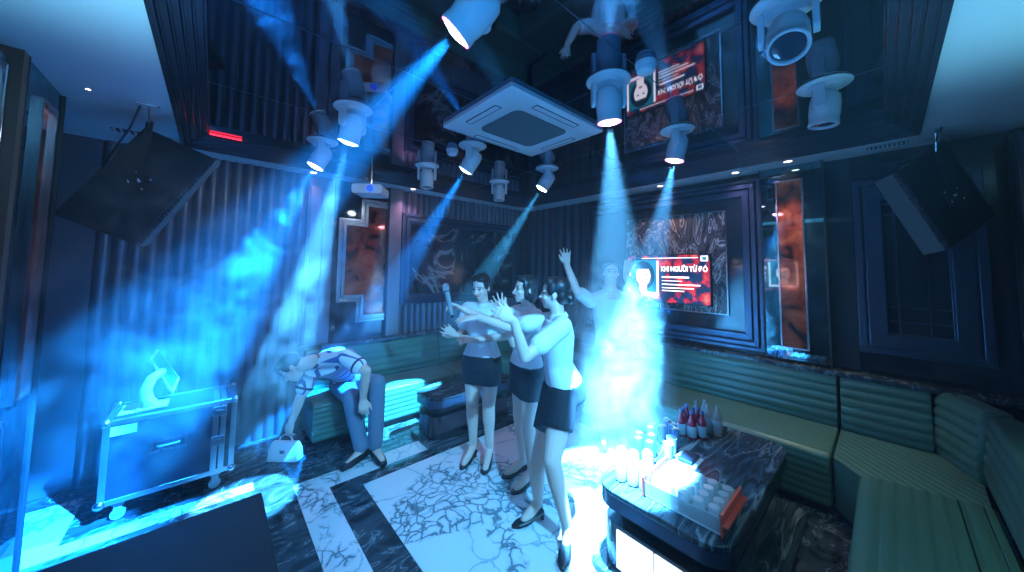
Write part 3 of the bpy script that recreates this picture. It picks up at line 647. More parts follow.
def speaker(cs, thick, hang, label, bolt, foot):
    """hanging wedge cabinet; cs: near face corners"""
    c = sum(cs, V())/4; n = (cs[1]-cs[0]).cross(cs[2]-cs[0]).normalized(); n = n if n.dot(CAM-c) > 0 else -n
    t = thing('hanging_loudspeaker', label, 'loudspeaker', (c.x, c.y, min(p.z for p in cs)-.1))
    back = [p - n*thick for p in cs]
    MB().loft([cs, back]).obj('cabinet', 'speaker', t, bevel=.012)
    a, b = cs[1], cs[2]; d = (b-a).normalized(); o = (a-cs[0]); o = (o-d*o.dot(d)).normalized()
    g = MB(); L_ = (b-a).length
    g.loft([[a+o*.002-n*.02, b+o*.002-n*.02, b+o*.002-n*(thick-.02), a+o*.002-n*(thick-.02)], [a+o*.016-n*.02, b+o*.016-n*.02, b+o*.016-n*(thick-.02), a+o*.016-n*(thick-.02)]])
    g.obj('grille', 'greymesh', t)
    g = MB(); k = 26
    for i in range(k):
        p = a+d*(L_*(i+.5)/k)+o*.009
        q = [p-d*.005-o*.006, p+d*.005-o*.006, p+d*.005+o*.006, p-d*.005+o*.006]; g.loft([[v+n*(-.02) for v in q], [v+n*.002 for v in q]])
    g.obj('grille_edge', 'bluemetal', t)
    pl_ = MB(); s1, s2 = d, o
    pl_.loft([[bolt+s1*u*.05+s2*v*.05+n*e_ for u, v in ((-1, -1), (1, -1), (1, 1), (-1, 1))] for e_ in (0, .008)]); pl_.obj('mount_plate', 'black', t)
    for u, v in ((-.75, -.75), (.75, -.75), (.75, .75), (-.75, .75)):
        MB().ell(bolt+s1*u*.05+s2*v*.05+n*.01, (.008, .008, .008), n=10, m=6).obj('bolt', 'chrome', t, smooth=True)
    MB().ell(bolt+n*.015, (.013, .013, .013), n=12, m=8).obj('centre_bolt', 'chrome', t, smooth=True)
    hs = bolt+n*.015; top = hang
    mid_ = V((top.x, top.y, max(hs.z+.12, top.z-.3)))
    w = Rv*.022; f_ = n*.008
    MB().loft([[hs-w-f_, hs+w-f_, hs+w+f_, hs-w+f_], [foot-w-f_, foot+w-f_, foot+w+f_, foot-w+f_]]).obj('bracket_arm', 'black', t)
    MB().tube([foot-V((0, 0, .03)), top], .006, 8).obj('hanger_rod', 'chrome', t)
    MB().tube([top+V((-.05, 0, -.006)), top+V((.05, 0, -.006))], .01, 8).obj('hanger_clamp', 'chrome', t)
    return t, n
cs = [at(144, 127, 2.2), at(213, 158, 2.35), at(135, 245, 2.2), at(50, 214, 2.05)]
tS, nS = speaker(cs, .13, at(149, 103.5, 2.1), 'black loudspeaker hanging above the flight case in the fluted corner', at(140.5, 181, 2.13), at(150, 122, 2.12))
tag(MB().tube([at(141, 104, 2.12), at(130, 128, 2.13), at(110, 155, 2.2), at(103, 168, 2.26)], .006, 8).obj('speaker_cable', 'black', smooth=True), 'thin cable running from the soffit down behind the loudspeaker over the flight case', 'cable')
cs = [at(945, 138, 2.4), at(897, 172, 2.42), at(951, 249, 2.25), at(998, 216, 2.25)]
tR, nR = speaker(cs, .2, V((3.76, -.28, ZS)), 'black loudspeaker hanging before the latticed frame over the leather sofa corner', at(953, 196, 2.31), at(936, 152, 2.4))
tag(MB().tube([V((3.7, -.3, ZS)), at(934, 146, 2.4), at(918, 158, 2.44), at(897, 166, 2.5)], .006, 8).obj('speaker_cable', 'black', smooth=True), 'thin cable looping from the soffit to the loudspeaker before the latticed frame', 'cable')
# projector
c = at(370.5, 191, 2.95); t = thing('projector', 'white ceiling projector with a blue lens under the soffit above the stepped copper panel', 'projector', (c.x, c.y, c.z-.04))
qf = V((-.6, -.8, 0)).normalized(); qs = V((-qf.y, qf.x, 0))
MB().loft([[c+qs*u+qf*(-.12)+V((0, 0, w)) for u, w in rrect(-.125, .125, -.04, .04, .02, 3)], [c+qs*u+qf*.1+V((0, 0, w)) for u, w in rrect(-.125, .125, -.04, .04, .02, 3)]]).obj('housing', 'white', t, smooth=True)
MB().tube([c+qf*.1+qs*.03, c+qf*.12+qs*.03], .028, 20).obj('lens', 'bluelens', t, smooth=True)
MB().tube([c+V((0, 0, .035)), V((c.x, c.y, ZS))], .012, 10).obj('mount_pole', 'chrome', t)
for s in (-.1, .1): MB().tube([c+qf*.07+qs*s-V((0, 0, .038)), c+qf*.07+qs*s-V((0, 0, .05))], .01, 8).obj('foot', 'greyplastic', t)
# televisions -----------------------------------------------------
def em(name, col, s): return mat(name, (.01, .01, .01), .3, emit=col, es=s)
ES = {'bg': em('screen_navy', (.01, .02, .07), 1.), 'white': em('screen_white', (1, .93, .97), 2.6), 'face': em('screen_face', (1, .85, .86), 2.4), 'hair': em('screen_hair', (.01, .03, .06), .8),
      'pink': em('screen_pink', (1, .25, .5), 1.8), 'red': em('screen_red', (1, .03, .04), 1.7), 'lip': em('screen_lip', (.75, .02, .08), 1.2), 'teal': em('screen_teal', (.02, .3, .45), 1.)}
def petals():
    m = bpy.data.materials.new('screen_petals'); m.use_nodes = True; nt = m.node_tree; b = nt.nodes['Principled BSDF']; b.inputs['Base Color'].default_value = (.01, .01, .02, 1)
    tc = nt.nodes.new('ShaderNodeTexCoord'); n = nt.nodes.new('ShaderNodeTexVoronoi'); n.inputs['Scale'].default_value = 9
    nt.links.new(tc.outputs['Object'], n.inputs['Vector'])
    n2 = nt.nodes.new('ShaderNodeTexNoise'); n2.inputs['Scale'].default_value = 7.5; n2.inputs['Detail'].default_value = 6; nt.links.new(tc.outputs['Object'], n2.inputs['Vector'])
    r = ramp(nt, [(.5, (.01, .03, .1)), (.54, (.5, .01, .04)), (.63, (1, .06, .05)), (.72, (1, .35, .2))]); nt.links.new(n2.outputs['Fac'], r.inputs['Fac'])
    mx = nt.nodes.new('ShaderNodeMixRGB'); mx.blend_type = 'MULTIPLY'; mx.inputs['Fac'].default_value = .6
    r2 = ramp(nt, [(.0, (1.2, 1.2, 1.2)), (.6, (.25, .25, .3))]); nt.links.new(n.outputs['Distance'], r2.inputs['Fac'])
    nt.links.new(r.outputs['Color'], mx.inputs['Color1']); nt.links.new(r2.outputs['Color'], mx.inputs['Color2'])
    nt.links.new(mx.outputs['Color'], b.inputs['Emission Color']); b.inputs['Emission Strength'].default_value = 1.5; return m
ES['petals'] = petals()
def tv(x, yl, yr, z0, z1, label):
    """yl: y at the viewer's left edge; yr: at the right edge"""
    sy = 1 if yr > yl else -1; fx = sy; W_ = abs(yr-yl); H_ = z1-z0        # facing direction along x
    t = thing('television', label, 'television', (x, (yl+yr)/2, z0))
    P = lambda u, v, e: V((x+fx*e, yl+sy*u*W_, z0+v*H_))
    def plate(name, poly, e, m, par=t, th=.0012):
        return MB().loft([[P(u, v, e) for u, v in poly], [P(u, v, e+th) for u, v in poly]]).obj(name, m, par)
    R = lambda a, b, c_, d: [(a, c_), (b, c_), (b, d), (a, d)]
    MB().box(P(-.012, -.02, -.045), P(1.012, 1.02, .0)).obj('housing', 'black', t, bevel=.004)
    scr = plate('screen', R(0, 1, 0, 1), .001, ES['petals'])
    plate('picture', R(.02, .42, .14, .86), .003, ES['pink'], scr)
    plate('picture', R(.045, .40, .2, .9), .0045, ES['teal'], scr)
    E_ = lambda cu, cv, ru, rv, n=20: [(cu+ru*math.cos(2*PI*k/n), cv+rv*math.sin(2*PI*k/n)) for k in range(n)]
    plate('picture', E_(.22, .56, .15, .32), .006, ES['hair'], scr)
    plate('picture', R(.165, .265, .2, .45), .0075, ES['face'], scr)
    plate('picture', E_(.22, .55, .095, .22), .0085, ES['face'], scr)
    plate('picture', [(.13, .70), (.31, .70), (.29, .83), (.22, .87), (.15, .83)], .0095, ES['hair'], scr)
    for u in (.18, .26): plate('picture', E_(u, .585, .022, .018, 10), .0098, ES['hair'], scr)
    plate('picture', E_(.22, .415, .03, .025, 12), .0098, ES['lip'], scr)
    plate('picture', R(.02, .045, .15, .88), .006, ES['white'], scr); plate('picture', R(.395, .42, .15, .88), .006, ES['white'], scr)
    plate('picture', R(.04, .42, .12, .17), .006, ES['white'], scr)
    plate('picture', R(.91, .985, .87, .975), .004, ES['white'], scr); plate('picture', R(.925, .97, .89, .955), .0052, ES['teal'], scr)
    for a, b, v, h in ((.2, .88, .935, .012), (.46, .78, .52, .03), (.46, .70, .45, .012), (.46, .9, .37, .022), (.46, .83, .30, .018), (.46, .72, .24, .018)):
        plate('picture', R(a, b, v, v+h), .004, ES['white'], scr)
    for s_, u, v, sz in (('KHI NGƯỜI TỪ ĐÓ', .45, .66, .078),):
        cu = bpy.data.curves.new('screen_title', 'FONT'); cu.body = s_; cu.size = sz*W_/.97*1.05; cu.extrude = .0006; cu.offset = .0018; cu.space_character = .98
        o = bpy.data.objects.new('screen_title', cu); C.objects.link(o)
        dg = bpy.context.evaluated_depsgraph_get(); me = bpy.data.meshes.new_from_object(o.evaluated_get(dg)); bpy.data.objects.remove(o)
        w0 = max(v.co.x for v in me.vertices); k = .53*W_/w0
        m4 = Matrix(((0, 0, fx, 0), (sy, 0, 0, 0), (0, 1, 0, 0), (0, 0, 0, 1))) @ Matrix.Diagonal((k, k*1.35, 1, 1))
        me.transform(Matrix.Translation(P(u, v, .005) - t.location) @ m4)
        o = bpy.data.objects.new('screen_title', me); C.objects.link(o); o.parent = scr; me.materials.clear(); me.materials.append(ES['white'])
    return t
tv(XB-.085, 2.25, 1.28, 1.34, 1.90, 'wall television showing a woman portrait, white titles and red flowers above the leather sofa')
tv(-.735, 1.15, 2.35, 1.32, 2.0, 'second television on the opposite wall, seen mirrored in the copper inset pillar')
# ------------------------------------------------------------ people
def ringe(c, x, y, hw, hd, n=20, e=2.3):
    out = []
    for k in range(n):
        a = 2*PI*k/n; ca, sa = math.cos(a), math.sin(a)
        out.append(c + x*hw*math.copysign(abs(ca)**(2/e), ca) + y*hd*math.copysign(abs(sa)**(2/e), sa))
    return out
def hand_mb(mb, w, d, n, side, curl=.35, spread=.12, L=.18, fist=False, pts=None):
    """w wrist, d pointing direction, n back-of-hand normal, side: thumb side vector sign along x"""
    d = d.normalized(); n = (n-d*n.dot(d)).normalized(); x = d.cross(n)*side
    k = L/.18
    mb.loft([ringe(w-d*.02*k, x, n, .026*k, .019*k, 12), ringe(w+d*.02*k, x, n, .032*k, .016*k, 12), ringe(w+d*.06*k, x, n, .040*k, .015*k, 12), ringe(w+d*.092*k, x, n, .038*k, .012*k, 12)])
    for i, (off, ln) in enumerate(((.030, .072), (.010, .080), (-.010, .074), (-.029, .058))):
        f0 = w + d*(.085-.004*abs(i-1))*k + x*off*k
        dd = (d + x*spread*(1.5-i)*.9).normalized(); c = curl*(1+.12*i); p = [f0-dd*.02*k, f0]; a = 0
        for seg in (.42, .32, .26):
            a += c; v = dd*math.cos(a) - n*math.sin(a); p.append(p[-1]+v*ln*seg*k)
        mb.tube(p, [.0095*k, .0095*k, .0088*k, .008*k, .0068*k], 10, True)
    b = w + d*.03*k + x*.024*k
    tv_ = (d*.75 + x*.75 - n*.25).normalized(); t2 = (d*.95 + x*(.25 if not fist else -.2) - n*(.3 if not fist else .8)).normalized()
    mb.tube([b-tv_*.01, b+tv_*.035*k, b+tv_*.035*k+t2*.03*k, b+tv_*.035*k+t2*.052*k], [.013*k, .012*k, .0105*k, .008*k], 10, True)
def head_parts(c, fw, up, sc=1., male=False):
    """returns (rotation matrix, helper point fn); x right of the face's own frame, y forward, z up"""
    fw = fw.normalized(); up = (up-fw*up.dot(fw)).normalized(); x = fw.cross(up)
    R = Matrix(((x.x, fw.x, up.x), (x.y, fw.y, up.y), (x.z, fw.z, up.z)))
    P = lambda a, b, d: c + R @ V((a, b, d))*sc
    return R, P
def head_mb(mb, c, fw, up, sc=1.):
    R, P = head_parts(c, fw, up, sc); S = lambda *r: tuple(q*sc for q in r)
    mb.ell(P(0, -.012, .03), S(.073, .092, .082), R, 20, 14)
    mb.ell(P(0, .018, -.035), S(.058, .066, .074), R, 20, 14)
    mb.ell(P(0, .048, -.082), S(.028, .03, .026), R, 12, 10)      # chin
    for s in (-1, 1):
        mb.ell(P(s*.034, .055, -.03), S(.024, .024, .024), R, 12, 8)     # cheek
        mb.ell(P(s*.074, -.008, -.012), S(.008, .02, .03), R, 12, 8)     # ear
        mb.ell(P(s*.03, .066, .018), S(.026, .012, .01), R, 12, 8)       # brow ridge
    mb.tube([P(0, .078, .012), P(0, .092, -.018), P(0, .099, -.03)], [.008*sc, .0095*sc, .0125*sc], 10, True)
    for s in (-1, 1): mb.ell(P(s*.012, .088, -.033), S(.009, .01, .007), R, 8, 6)
    mb.ell(P(0, .080, -.058), S(.022, .01, .010), R, 12, 8)
def face_bits(root, c, fw, up, sc=1.):
    R, P = head_parts(c, fw, up, sc)
    for s in (-1, 1):
        MB().ell(P(s*.03, .076, .003), (.013*sc, .006*sc, .006*sc), R, 12, 8).obj('eye', 'eye', root, smooth=True)
        MB().tube([P(s*.048, .069, .022), P(s*.032, .08, .028), P(s*.014, .082, .024)], .0028*sc, 6, True).obj('eyebrow', 'hair', root, smooth=True)
    MB().tube([P(-.023, .083, -.055), P(-.008, .091, -.053), P(.008, .091, -.053), P(.023, .083, -.055)], [.003*sc, .006*sc, .006*sc, .003*sc], 8, True).obj('lips', 'lip', root, smooth=True)
def person(name, label, loc, J, kind='woman', hair='bun', sc=1., top='shirt', bottom='skirt', hands=None, skirt_to=None, shoes=True):
    """J: joints in the place. One continuous body; clothing and hair are children."""
    t = thing('person', label, 'person', loc)
    m = kind == 'man'; k = sc
    pel, wai, che, nb, hd = J['pelvis'], J['waist'], J['chest'], J['neck'], J['head']
    shl, shr = J['shL'], J['shR']; ax = (shr-shl).normalized()
    hx = (J['hipR']-J['hipL']).normalized()
    def ydir(x, up): return up.cross(x).normalized()
    spine_up = (nb-pel).normalized(); yf = J['fwd']
    def secs(g):
        W = (.165, .112, .148, .15, .06) if not m else (.16, .14, .165, .17, .066)
        D = (.112, .085, .105, .075, .06) if not m else (.115, .1, .12, .085, .066)
        low = pel - (wai-pel).normalized()*.07*k
        pts = [low, pel, wai, che, (shl+shr)/2*.75+nb*.25-(nb-che).normalized()*.0]
        out = []
        xs = [hx, hx, (hx+ax).normalized(), ax, ax]
        W = (W[0]*.93, W[0], W[1], W[2], W[3]*.95); D = (D[0]*.9, D[0], D[1], D[2], D[3])
        for i, p in enumerate(pts):
            u = (pts[min(i+1, 4)]-pts[max(i-1, 0)]).normalized(); x = (xs[i]-u*xs[i].dot(u)).normalized(); y = u.cross(x)
            out.append((p, x, y, W[i]*k+g, D[i]*k+g))
        return out
    B = MB(); S_ = secs(0)
    B.loft([ringe(*q) for q in S_])
    B.tube([che, nb, nb+(hd-nb)*.55], [.07*k, .052*k if not m else .062*k, .05*k if not m else .06*k], 14, True)
    B.tube([shl, nb-spine_up*.02, shr], [.05*k, .045*k, .05*k], 12, True)
    if not m:
        for s in (-1, 1): B.ell(che + ax*s*.062*k + (S_[3][2] if S_[3][2].dot(yf) > 0 else -S_[3][2])*.075*k - spine_up*.01, (.055*k, .055*k, .055*k))
    head_mb(B, hd, J['face'], J.get('hup', V((0, 0, 1))), k)
    au, af, ah = (.044, .036, .027) if not m else (.052, .042, .031)
    for s in 'LR':
        sh, el, wr = J['sh'+s], J['el'+s], J['wr'+s]
        B.tube([sh, sh.lerp(el, .5), el], [au*k*1.08, au*k, af*k*1.02], 12, True)
        B.tube([el, el.lerp(wr, .35), wr], [af*k, af*k*1.02, ah*k], 12, True)
        d, n, side, curl, spread = hands[s]
        hand_mb(B, wr+d.normalized()*.01, d, n, side, curl, spread, .175*k if not m else .19*k, fist=curl > .7)
        hp, kn, an, to = J['hip'+s], J['kn'+s], J['an'+s], J['to'+s]
        th, kk, cf, aa = (.088, .056, .054, .034) if not m else (.09, .062, .058, .04)
        B.tube([hp, hp.lerp(kn, .5), kn], [th*k, th*.86*k, kk*k], 14, True)
        B.tube([kn, kn.lerp(an, .3), kn.lerp(an, .6), an], [kk*k, cf*k, cf*.8*k, aa*k], 14, True)
        B.tube([an, an.lerp(to, .5)-V((0, 0, .005)), to], [aa*k, .034*k, .026*k], 12, True)
    B.obj('body', 'skin', t, remesh=.0065)
    face_bits(t, hd, J['face'], J.get('hup', V((0, 0, 1))), k)
    # clothing
    T = MB(); q = secs(.014)
    T.loft([ringe(*x_) for x_ in (q[1:] if bottom == 'skirt' else q)] if not J.get('untuck') else [ringe(*x_) for x_ in q])
    if not m:
        for s in (-1, 1): T.ell(che + ax*s*.062*k + (S_[3][2] if S_[3][2].dot(yf) > 0 else -S_[3][2])*.075*k - spine_up*.01, (.068*k,)*3)
    T.tube([shl, nb-spine_up*.035, shr], [.066*k, .056*k, .066*k], 12, True)
    for s in 'LR':
        sh, el, wr = J['sh'+s], J['el'+s], J['wr'+s]; f = .62
        T.tube([sh, sh.lerp(el, f*.5), sh.lerp(el, f)], [.064*k, .064*k, .066*k] if not m else [.075*k, .072*k, .072*k], 14, True)
    T.obj('shirt', top, t, remesh=.008)
    x_, y_ = ax, S_[3][2] if S_[3][2].dot(yf) > 0 else -S_[3][2]
    ctr = nb + (hd-nb)*.22
    for s in (-1, 1):
        cl = MB(); u_ = (hd-nb).normalized()
        pts = [ctr + x_*s*.058*k*math.sin(a) - y_*.062*k*math.cos(a)*(1 if a < PI/2 else .95) - u_*(.012+.028*(a/PI))*k for a in [PI*i/8 for i in range(9)]]
        rings = [[p+u_*.018*k, p+(p-ctr).normalized()*.012*k-u_*.012*k, p+(p-ctr).normalized()*.006*k-u_*.016*k] for p in pts]
        cl.loft(rings); cl.obj('collar', 'collar' if top == 'striped' else top, t, smooth=True)
    if top == 'striped':
        for s in 'LR':
            sh, el = J['sh'+s], J['el'+s]; a = sh.lerp(el, .615); dd = (el-sh).normalized()
            MB().tube([a-dd*.008, a+dd*.01], [.0735*k, .0735*k], 20).obj('cuff', 'collar', t, smooth=True)
    if bottom == 'skirt':
        K = MB(); g = secs(.02); rr = []
        c2 = g[2][0].lerp(g[1][0], .25)
        K.loft([ringe(c2, g[2][1], g[2][2], .122*k, .095*k), ringe(g[1][0], g[1][1], g[1][2], .18*k, .128*k), ringe(g[0][0]-(g[1][0]-g[0][0])*.6, g[0][1], g[0][2], .176*k, .122*k)])
        ends = []
        for s in 'LR':
            hp, hm = J['hip'+s], J['hip'+s].lerp(J['kn'+s], skirt_to); ends.append((hp, hm))
        for w_ in (0, .25, .5, .75, 1):
            a_, b_ = ends[0][0].lerp(ends[1][0], w_), ends[0][1].lerp(ends[1][1], w_); K.tube([a_, b_], [.108*k, .1*k], 16)
        rr = None
        K.obj('skirt', 'skirt', t, remesh=.01)
    else:
        K = MB(); g = secs(.016); K.loft([ringe(*g[0]), ringe(*g[1]), ringe(g[1][0].lerp(g[2][0], .5), g[1][1], g[1][2], .158*k, .12*k)])
        for s in 'LR':
            hp, kn, an = J['hip'+s], J['kn'+s], J['an'+s]
            K.tube([hp, hp.lerp(kn, .5), kn], [.105*k, .095*k, .076*k], 14, True); K.tube([kn, kn.lerp(an, .4), kn.lerp(an, .93)], [.076*k, .072*k, .064*k], 14, True)
        K.obj('trousers', bottom, t, remesh=.01)
    for s in 'LR':
        an, to = J['an'+s], J['to'+s]; d = V((to.x-an.x, to.y-an.y, 0)).normalized(); sdv = V((-d.y, d.x, 0)); sh_ = MB()
        g0 = J.get('gz', 0.)
        if bottom == 'skirt':
            heel = an - d*.035; heel.z = g0
            sh_.loft([ringe(V((heel.x, heel.y, g0+.003)), sdv, d, .011, .011, 12), ringe(heel+V((0, 0, .05)), sdv, d, .014, .014, 12)])
            rr = [ringe(heel+V((0, 0, .062))-d*.005, sdv, V((0, 0, 1)), .026, .016, 12), ringe(an+d*.02+V((0, 0, -an.z+g0+.05)), sdv, V((0, 0, 1)), .032, .014, 12), ringe(an+d*.09+V((0, 0, -an.z+g0+.026)), sdv, V((0, 0, 1)), .042, .02, 12), ringe(an+d*.15+V((0, 0, -an.z+g0+.02)), sdv, V((0, 0, 1)), .038, .018, 12), ringe(an+d*.19+V((0, 0, -an.z+g0+.013)), sdv, V((0, 0, 1)), .014, .01, 12)]
        else:
            b_ = V((an.x, an.y, g0))-d*.07; rr = [ringe(b_+V((0, 0, .04)), sdv, V((0, 0, 1)), .026, .035, 12), ringe(b_+d*.04+V((0, 0, .05)), sdv, V((0, 0, 1)), .04, .049, 12), ringe(b_+d*.12+V((0, 0, .045)), sdv, V((0, 0, 1)), .044, .044, 12), ringe(b_+d*.2+V((0, 0, .032)), sdv, V((0, 0, 1)), .047, .031, 12), ringe(b_+d*.27+V((0, 0, .024)), sdv, V((0, 0, 1)), .03, .022, 12)]
        sh_.loft(rr).obj('shoe', 'shoe', t, remesh=.005)
    # hair
    R, P = head_parts(hd, J['face'], J.get('hup', V((0, 0, 1))), k)
    S3 = lambda *r: tuple(q*k for q in r)
    H = MB(); H.ell(P(0, -.028, .046), S3(.081, .09, .082), R, 20, 14); H.ell(P(0, -.055, -.005), S3(.074, .055, .075), R, 18, 12)
    H.ell(P(-.03, .035, .088), S3(.045, .042, .03), R, 14, 10); H.ell(P(.035, .03, .088), S3(.045, .045, .03), R, 14, 10)
    for s in (-1, 1): H.ell(P(s*.068, .012, .035), S3(.016, .036, .05), R, 12, 8)
    if hair == 'bun': H.ell(P(0, -.115, -.03), S3(.045, .035, .045), R, 14, 10)
    if hair == 'bob': H.ell(P(0, -.05, -.05), S3(.078, .06, .075), R, 16, 12); H.ell(P(-.064, -.0, -.03), S3(.02, .03, .06), R, 12, 8)
    H.obj('hair', 'hair', t, remesh=.007)
    return t
def stand(x, y, fwd, H_=1.6, lift=.055):
    """neutral standing woman: joints by height"""
    f = V((fwd[0], fwd[1], 0)).normalized(); r = V((f.y, -f.x, 0)); k = H_/1.6; o = V((x, y, 0))
    P = lambda a, b, z: o + r*a*k + f*b*k + V((0, 0, z*k+lift))
    J = dict(fwd=f, pelvis=P(0, 0, .88), waist=P(0, 0, 1.01), chest=P(0, .01, 1.21), neck=P(0, -.01, 1.33), head=P(0, .02, 1.492), face=f,
             shL=P(-.155, -.005, 1.29), shR=P(.155, -.005, 1.29), hipL=P(-.085, 0, .83), hipR=P(.085, 0, .83), knL=P(-.08, .02, .45), knR=P(.08, .02, .45),
             anL=P(-.08, -.02, .07), anR=P(.08, -.02, .07), toL=P(-.1, .12, .0), toR=P(.1, .12, .0))
    for s in 'LR': J['to'+s].z = .035
    return J, P, f, r
DOWN = V((0, 0, -1)); UPV = V((0, 0, 1))
IL = -Rv.copy(); IL.z = 0; IL.normalize(); TC = -Fv.copy(); TC.z = 0; TC.normalize()     # picture-left and towards-camera on the floor
def mix(a, b): return IL*a + TC*b
# woman at the left, hands at her waist
J, P, f, r = stand(1.85, 2.46, mix(.35, 1.), 1.6)
J['elR'] = P(.215, -.02, 1.06); J['wrR'] = P(.15, .2, 1.075); J['elL'] = P(-.215, -.03, 1.06); J['wrL'] = P(-.02, .205, 1.06)
J['face'] = (mix(.55, 1.) + UPV*-.28); J['hup'] = V((0, 0, 1))
J['head'] = J['head'] + f*.02
hnd = {'R': (mix(.6, .4)+UPV*.5, mix(-.3, .8), -1, .3, .25), 'L': (mix(.9, .3)+UPV*.05, UPV*.8+mix(0, .6), 1, .35, .12)}
person('person', 'woman in white shirt and black skirt standing furthest from the camera of the three, eyes lowered, hands at her waist', (1.8, 2.5, 0), J, hands=hnd, skirt_to=.50, hair='bun')['label'] = 'woman in white shirt and dark skirt looking down, both hands raised at her waist'
# woman in the middle, reaching with the microphone
J, P, f, r = stand(1.97, 2.01, mix(1., .42), 1.6)
mic_h = at(450, 300, 2.6)
J['elR'] = at(488, 321, 2.76); J['wrR'] = at(463, 309, 2.62)
J['elL'] = at(514, 343, 2.57); J['wrL'] = at(504, 314, 2.52)
J['face'] = mix(1., .35) + UPV*.05
hnd = {'R': (mix(1., .05)+UPV*.3, UPV*.75+mix(0, -.5), -1, .62, .05), 'L': (mix(.5, .1)+UPV*1., mix(.3, 1.), 1, .06, .34)}
person('person', 'woman between the other two, smiling, one hand spread upwards and the other arm reaching out with the microphone', (1.86, 2.03, 0), J, hands=hnd, skirt_to=.52, hair='bob')['label'] = 'middle woman of the three, reaching out with the microphone, her other hand spread upwards'
mt = thing('microphone', 'silver handheld microphone with a round grille held out by the middle woman', 'microphone', (mic_h.x, mic_h.y, mic_h.z-.1))
m0, m1 = at(450.5, 308, 2.56), at(446.5, 291, 2.54); dm = (m1-m0).normalized()
MB().tube([m0-dm*.06, m0, m1], [.012, .014, .02], 16).obj('handle', 'greyplastic', mt, smooth=True)
MB().ell(m1+dm*.03, (.027, .027, .032), None, 16, 12).obj('grille', 'micgrille', mt, smooth=True)
MB().tube([m1-dm*.001, m1+dm*.014], [.024, .0285], 20).obj('collar_ring', 'chrome', mt, smooth=True)
MB().tube([m0-dm*.075, m0-dm*.055], [.0125, .0125], 16).obj('end_cap', 'black', mt, smooth=True)
# woman nearest the camera
J, P, f, r = stand(1.83, 1.55, mix(1., .02), 1.6)
lean = f*.0
for q in ('chest', 'neck', 'head', 'shL', 'shR'): J[q] = J[q] + lean + (f*.01 if q in ('neck', 'head') else V())
J['pelvis'] = J['pelvis'] - f*.04
J['knR'] = at(537, 470, 2.27); J['anR'] = at(538, 505, 2.28); J['toR'] = at(524, 517, 2.24)
J['hipR'] = J['hipR'] - f*.01; J['hipL'] = J['hipL'] - f*.02
# her camera-side leg (L) steps back and bears to the picture's right
J['knL'] = at(552, 461, 2.05); J['anL'] = at(567, 517, 2.08); J['toL'] = at(566, 545, 2.03)
J['anR'].z = .125; J['anL'].z = .125; J['toR'].z = .035; J['toL'].z = .035
J['elR'] = at(508, 327, 2.42); J['wrR'] = at(478, 317, 2.42)
J['elL'] = at(525, 357, 2.02); J['wrL'] = at(514, 321, 2.0)
J['face'] = mix(1., -.22) + UPV*.03
hnd = {'R': (mix(1., .1)+UPV*-.12, UPV*.9+mix(0, .3), 1, .12, .16), 'L': (mix(1., .1)+UPV*.62, mix(.1, 1.)+UPV*.3, 1, .22, .2)}
person('person', 'woman', (1.8, 1.58, 0), J, hands=hnd, skirt_to=.55, hair='bun')['label'] = 'woman in profile at the front of the three, one arm stretched past the middle woman'
root_last = [o for o in C.objects if o.name.startswith('person')][-1]
# person in the smoke with raised arms
J, P, f, r = stand(3.02, 1.86, mix(.1, 1.), 1.66, .02)
J['elL'] = at(637, 293, 3.12); J['wrL'] = at(626, 276, 2.98)
J['elR'] = at(576, 290, 3.2); J['wrR'] = at(567, 266, 3.15)
J['head'] = at(611, 272, 3.3); J['neck'] = at(610, 288, 3.32)
J['shR'] = at(590, 301, 3.32); J['shL'] = at(631, 301, 3.32); J['chest'] = at(610, 315, 3.32)
J['face'] = mix(.1, 1.)
hnd = {'L': (mix(-.15, .1)+UPV*1., mix(.2, -1.), -1, .15, .2), 'R': (mix(.12, .1)+UPV*1., mix(-.2, -1.), 1, .15, .2)}
person('person', 'person', (3.02, 1.86, 0), J, kind='man', hands=hnd, hair='short', bottom='darkjean', sc=.97)['label'] = 'person in a white shirt standing in the bright smoke with both arms raised'
# man bending forward on the sofa
J = {}
J['hipR'] = at(340, 384, 3.42); J['hipL'] = at(362, 384, 3.36)
J['pelvis'] = (J['hipR']+J['hipL'])/2 + V((0, 0, .03)); J['waist'] = at(345, 369, 3.25); J['chest'] = at(331, 362, 3.08)
J['shR'] = at(311, 371, 2.98); J['shL'] = at(346, 357, 2.86); J['neck'] = at(314, 361, 2.86); J['head'] = at(292, 368, 2.82)
J['fwd'] = mix(.8, .2) - UPV*.6
J['face'] = mix(.45, .35) - UPV*.75; J['hup'] = mix(.85, .25) + UPV*.4
J['elR'] = at(300, 398, 2.9); J['wrR'] = at(292, 420, 2.88)
J['elL'] = at(366, 371, 2.78); J['wrL'] = at(363, 397, 2.86)
J['knL'] = at(377, 383, 2.92); J['anL'] = at(376, 431, 3.02); J['toL'] = at(383, 442, 2.9)
J['knR'] = at(351, 397, 3.0); J['anR'] = at(362, 440, 2.98); J['toR'] = at(348, 452, 2.85)
for s in 'LR': J['an'+s].z = max(J['an'+s].z*.0+.09, .09); J['to'+s].z = .04
hnd = {'R': (DOWN+mix(.25, 0), mix(.3, 1.), 1, .35, .1), 'L': (DOWN+mix(-.1, .1), mix(-.3, 1.), -1, .3, .12)}
person('person', 'man', (1.1, 3.6, 0), J, kind='man', top='striped', bottom='jean', hands=hnd, hair='short', sc=.98)['label'] = 'man in a striped polo shirt bending forward on the sofa towards the handbag'
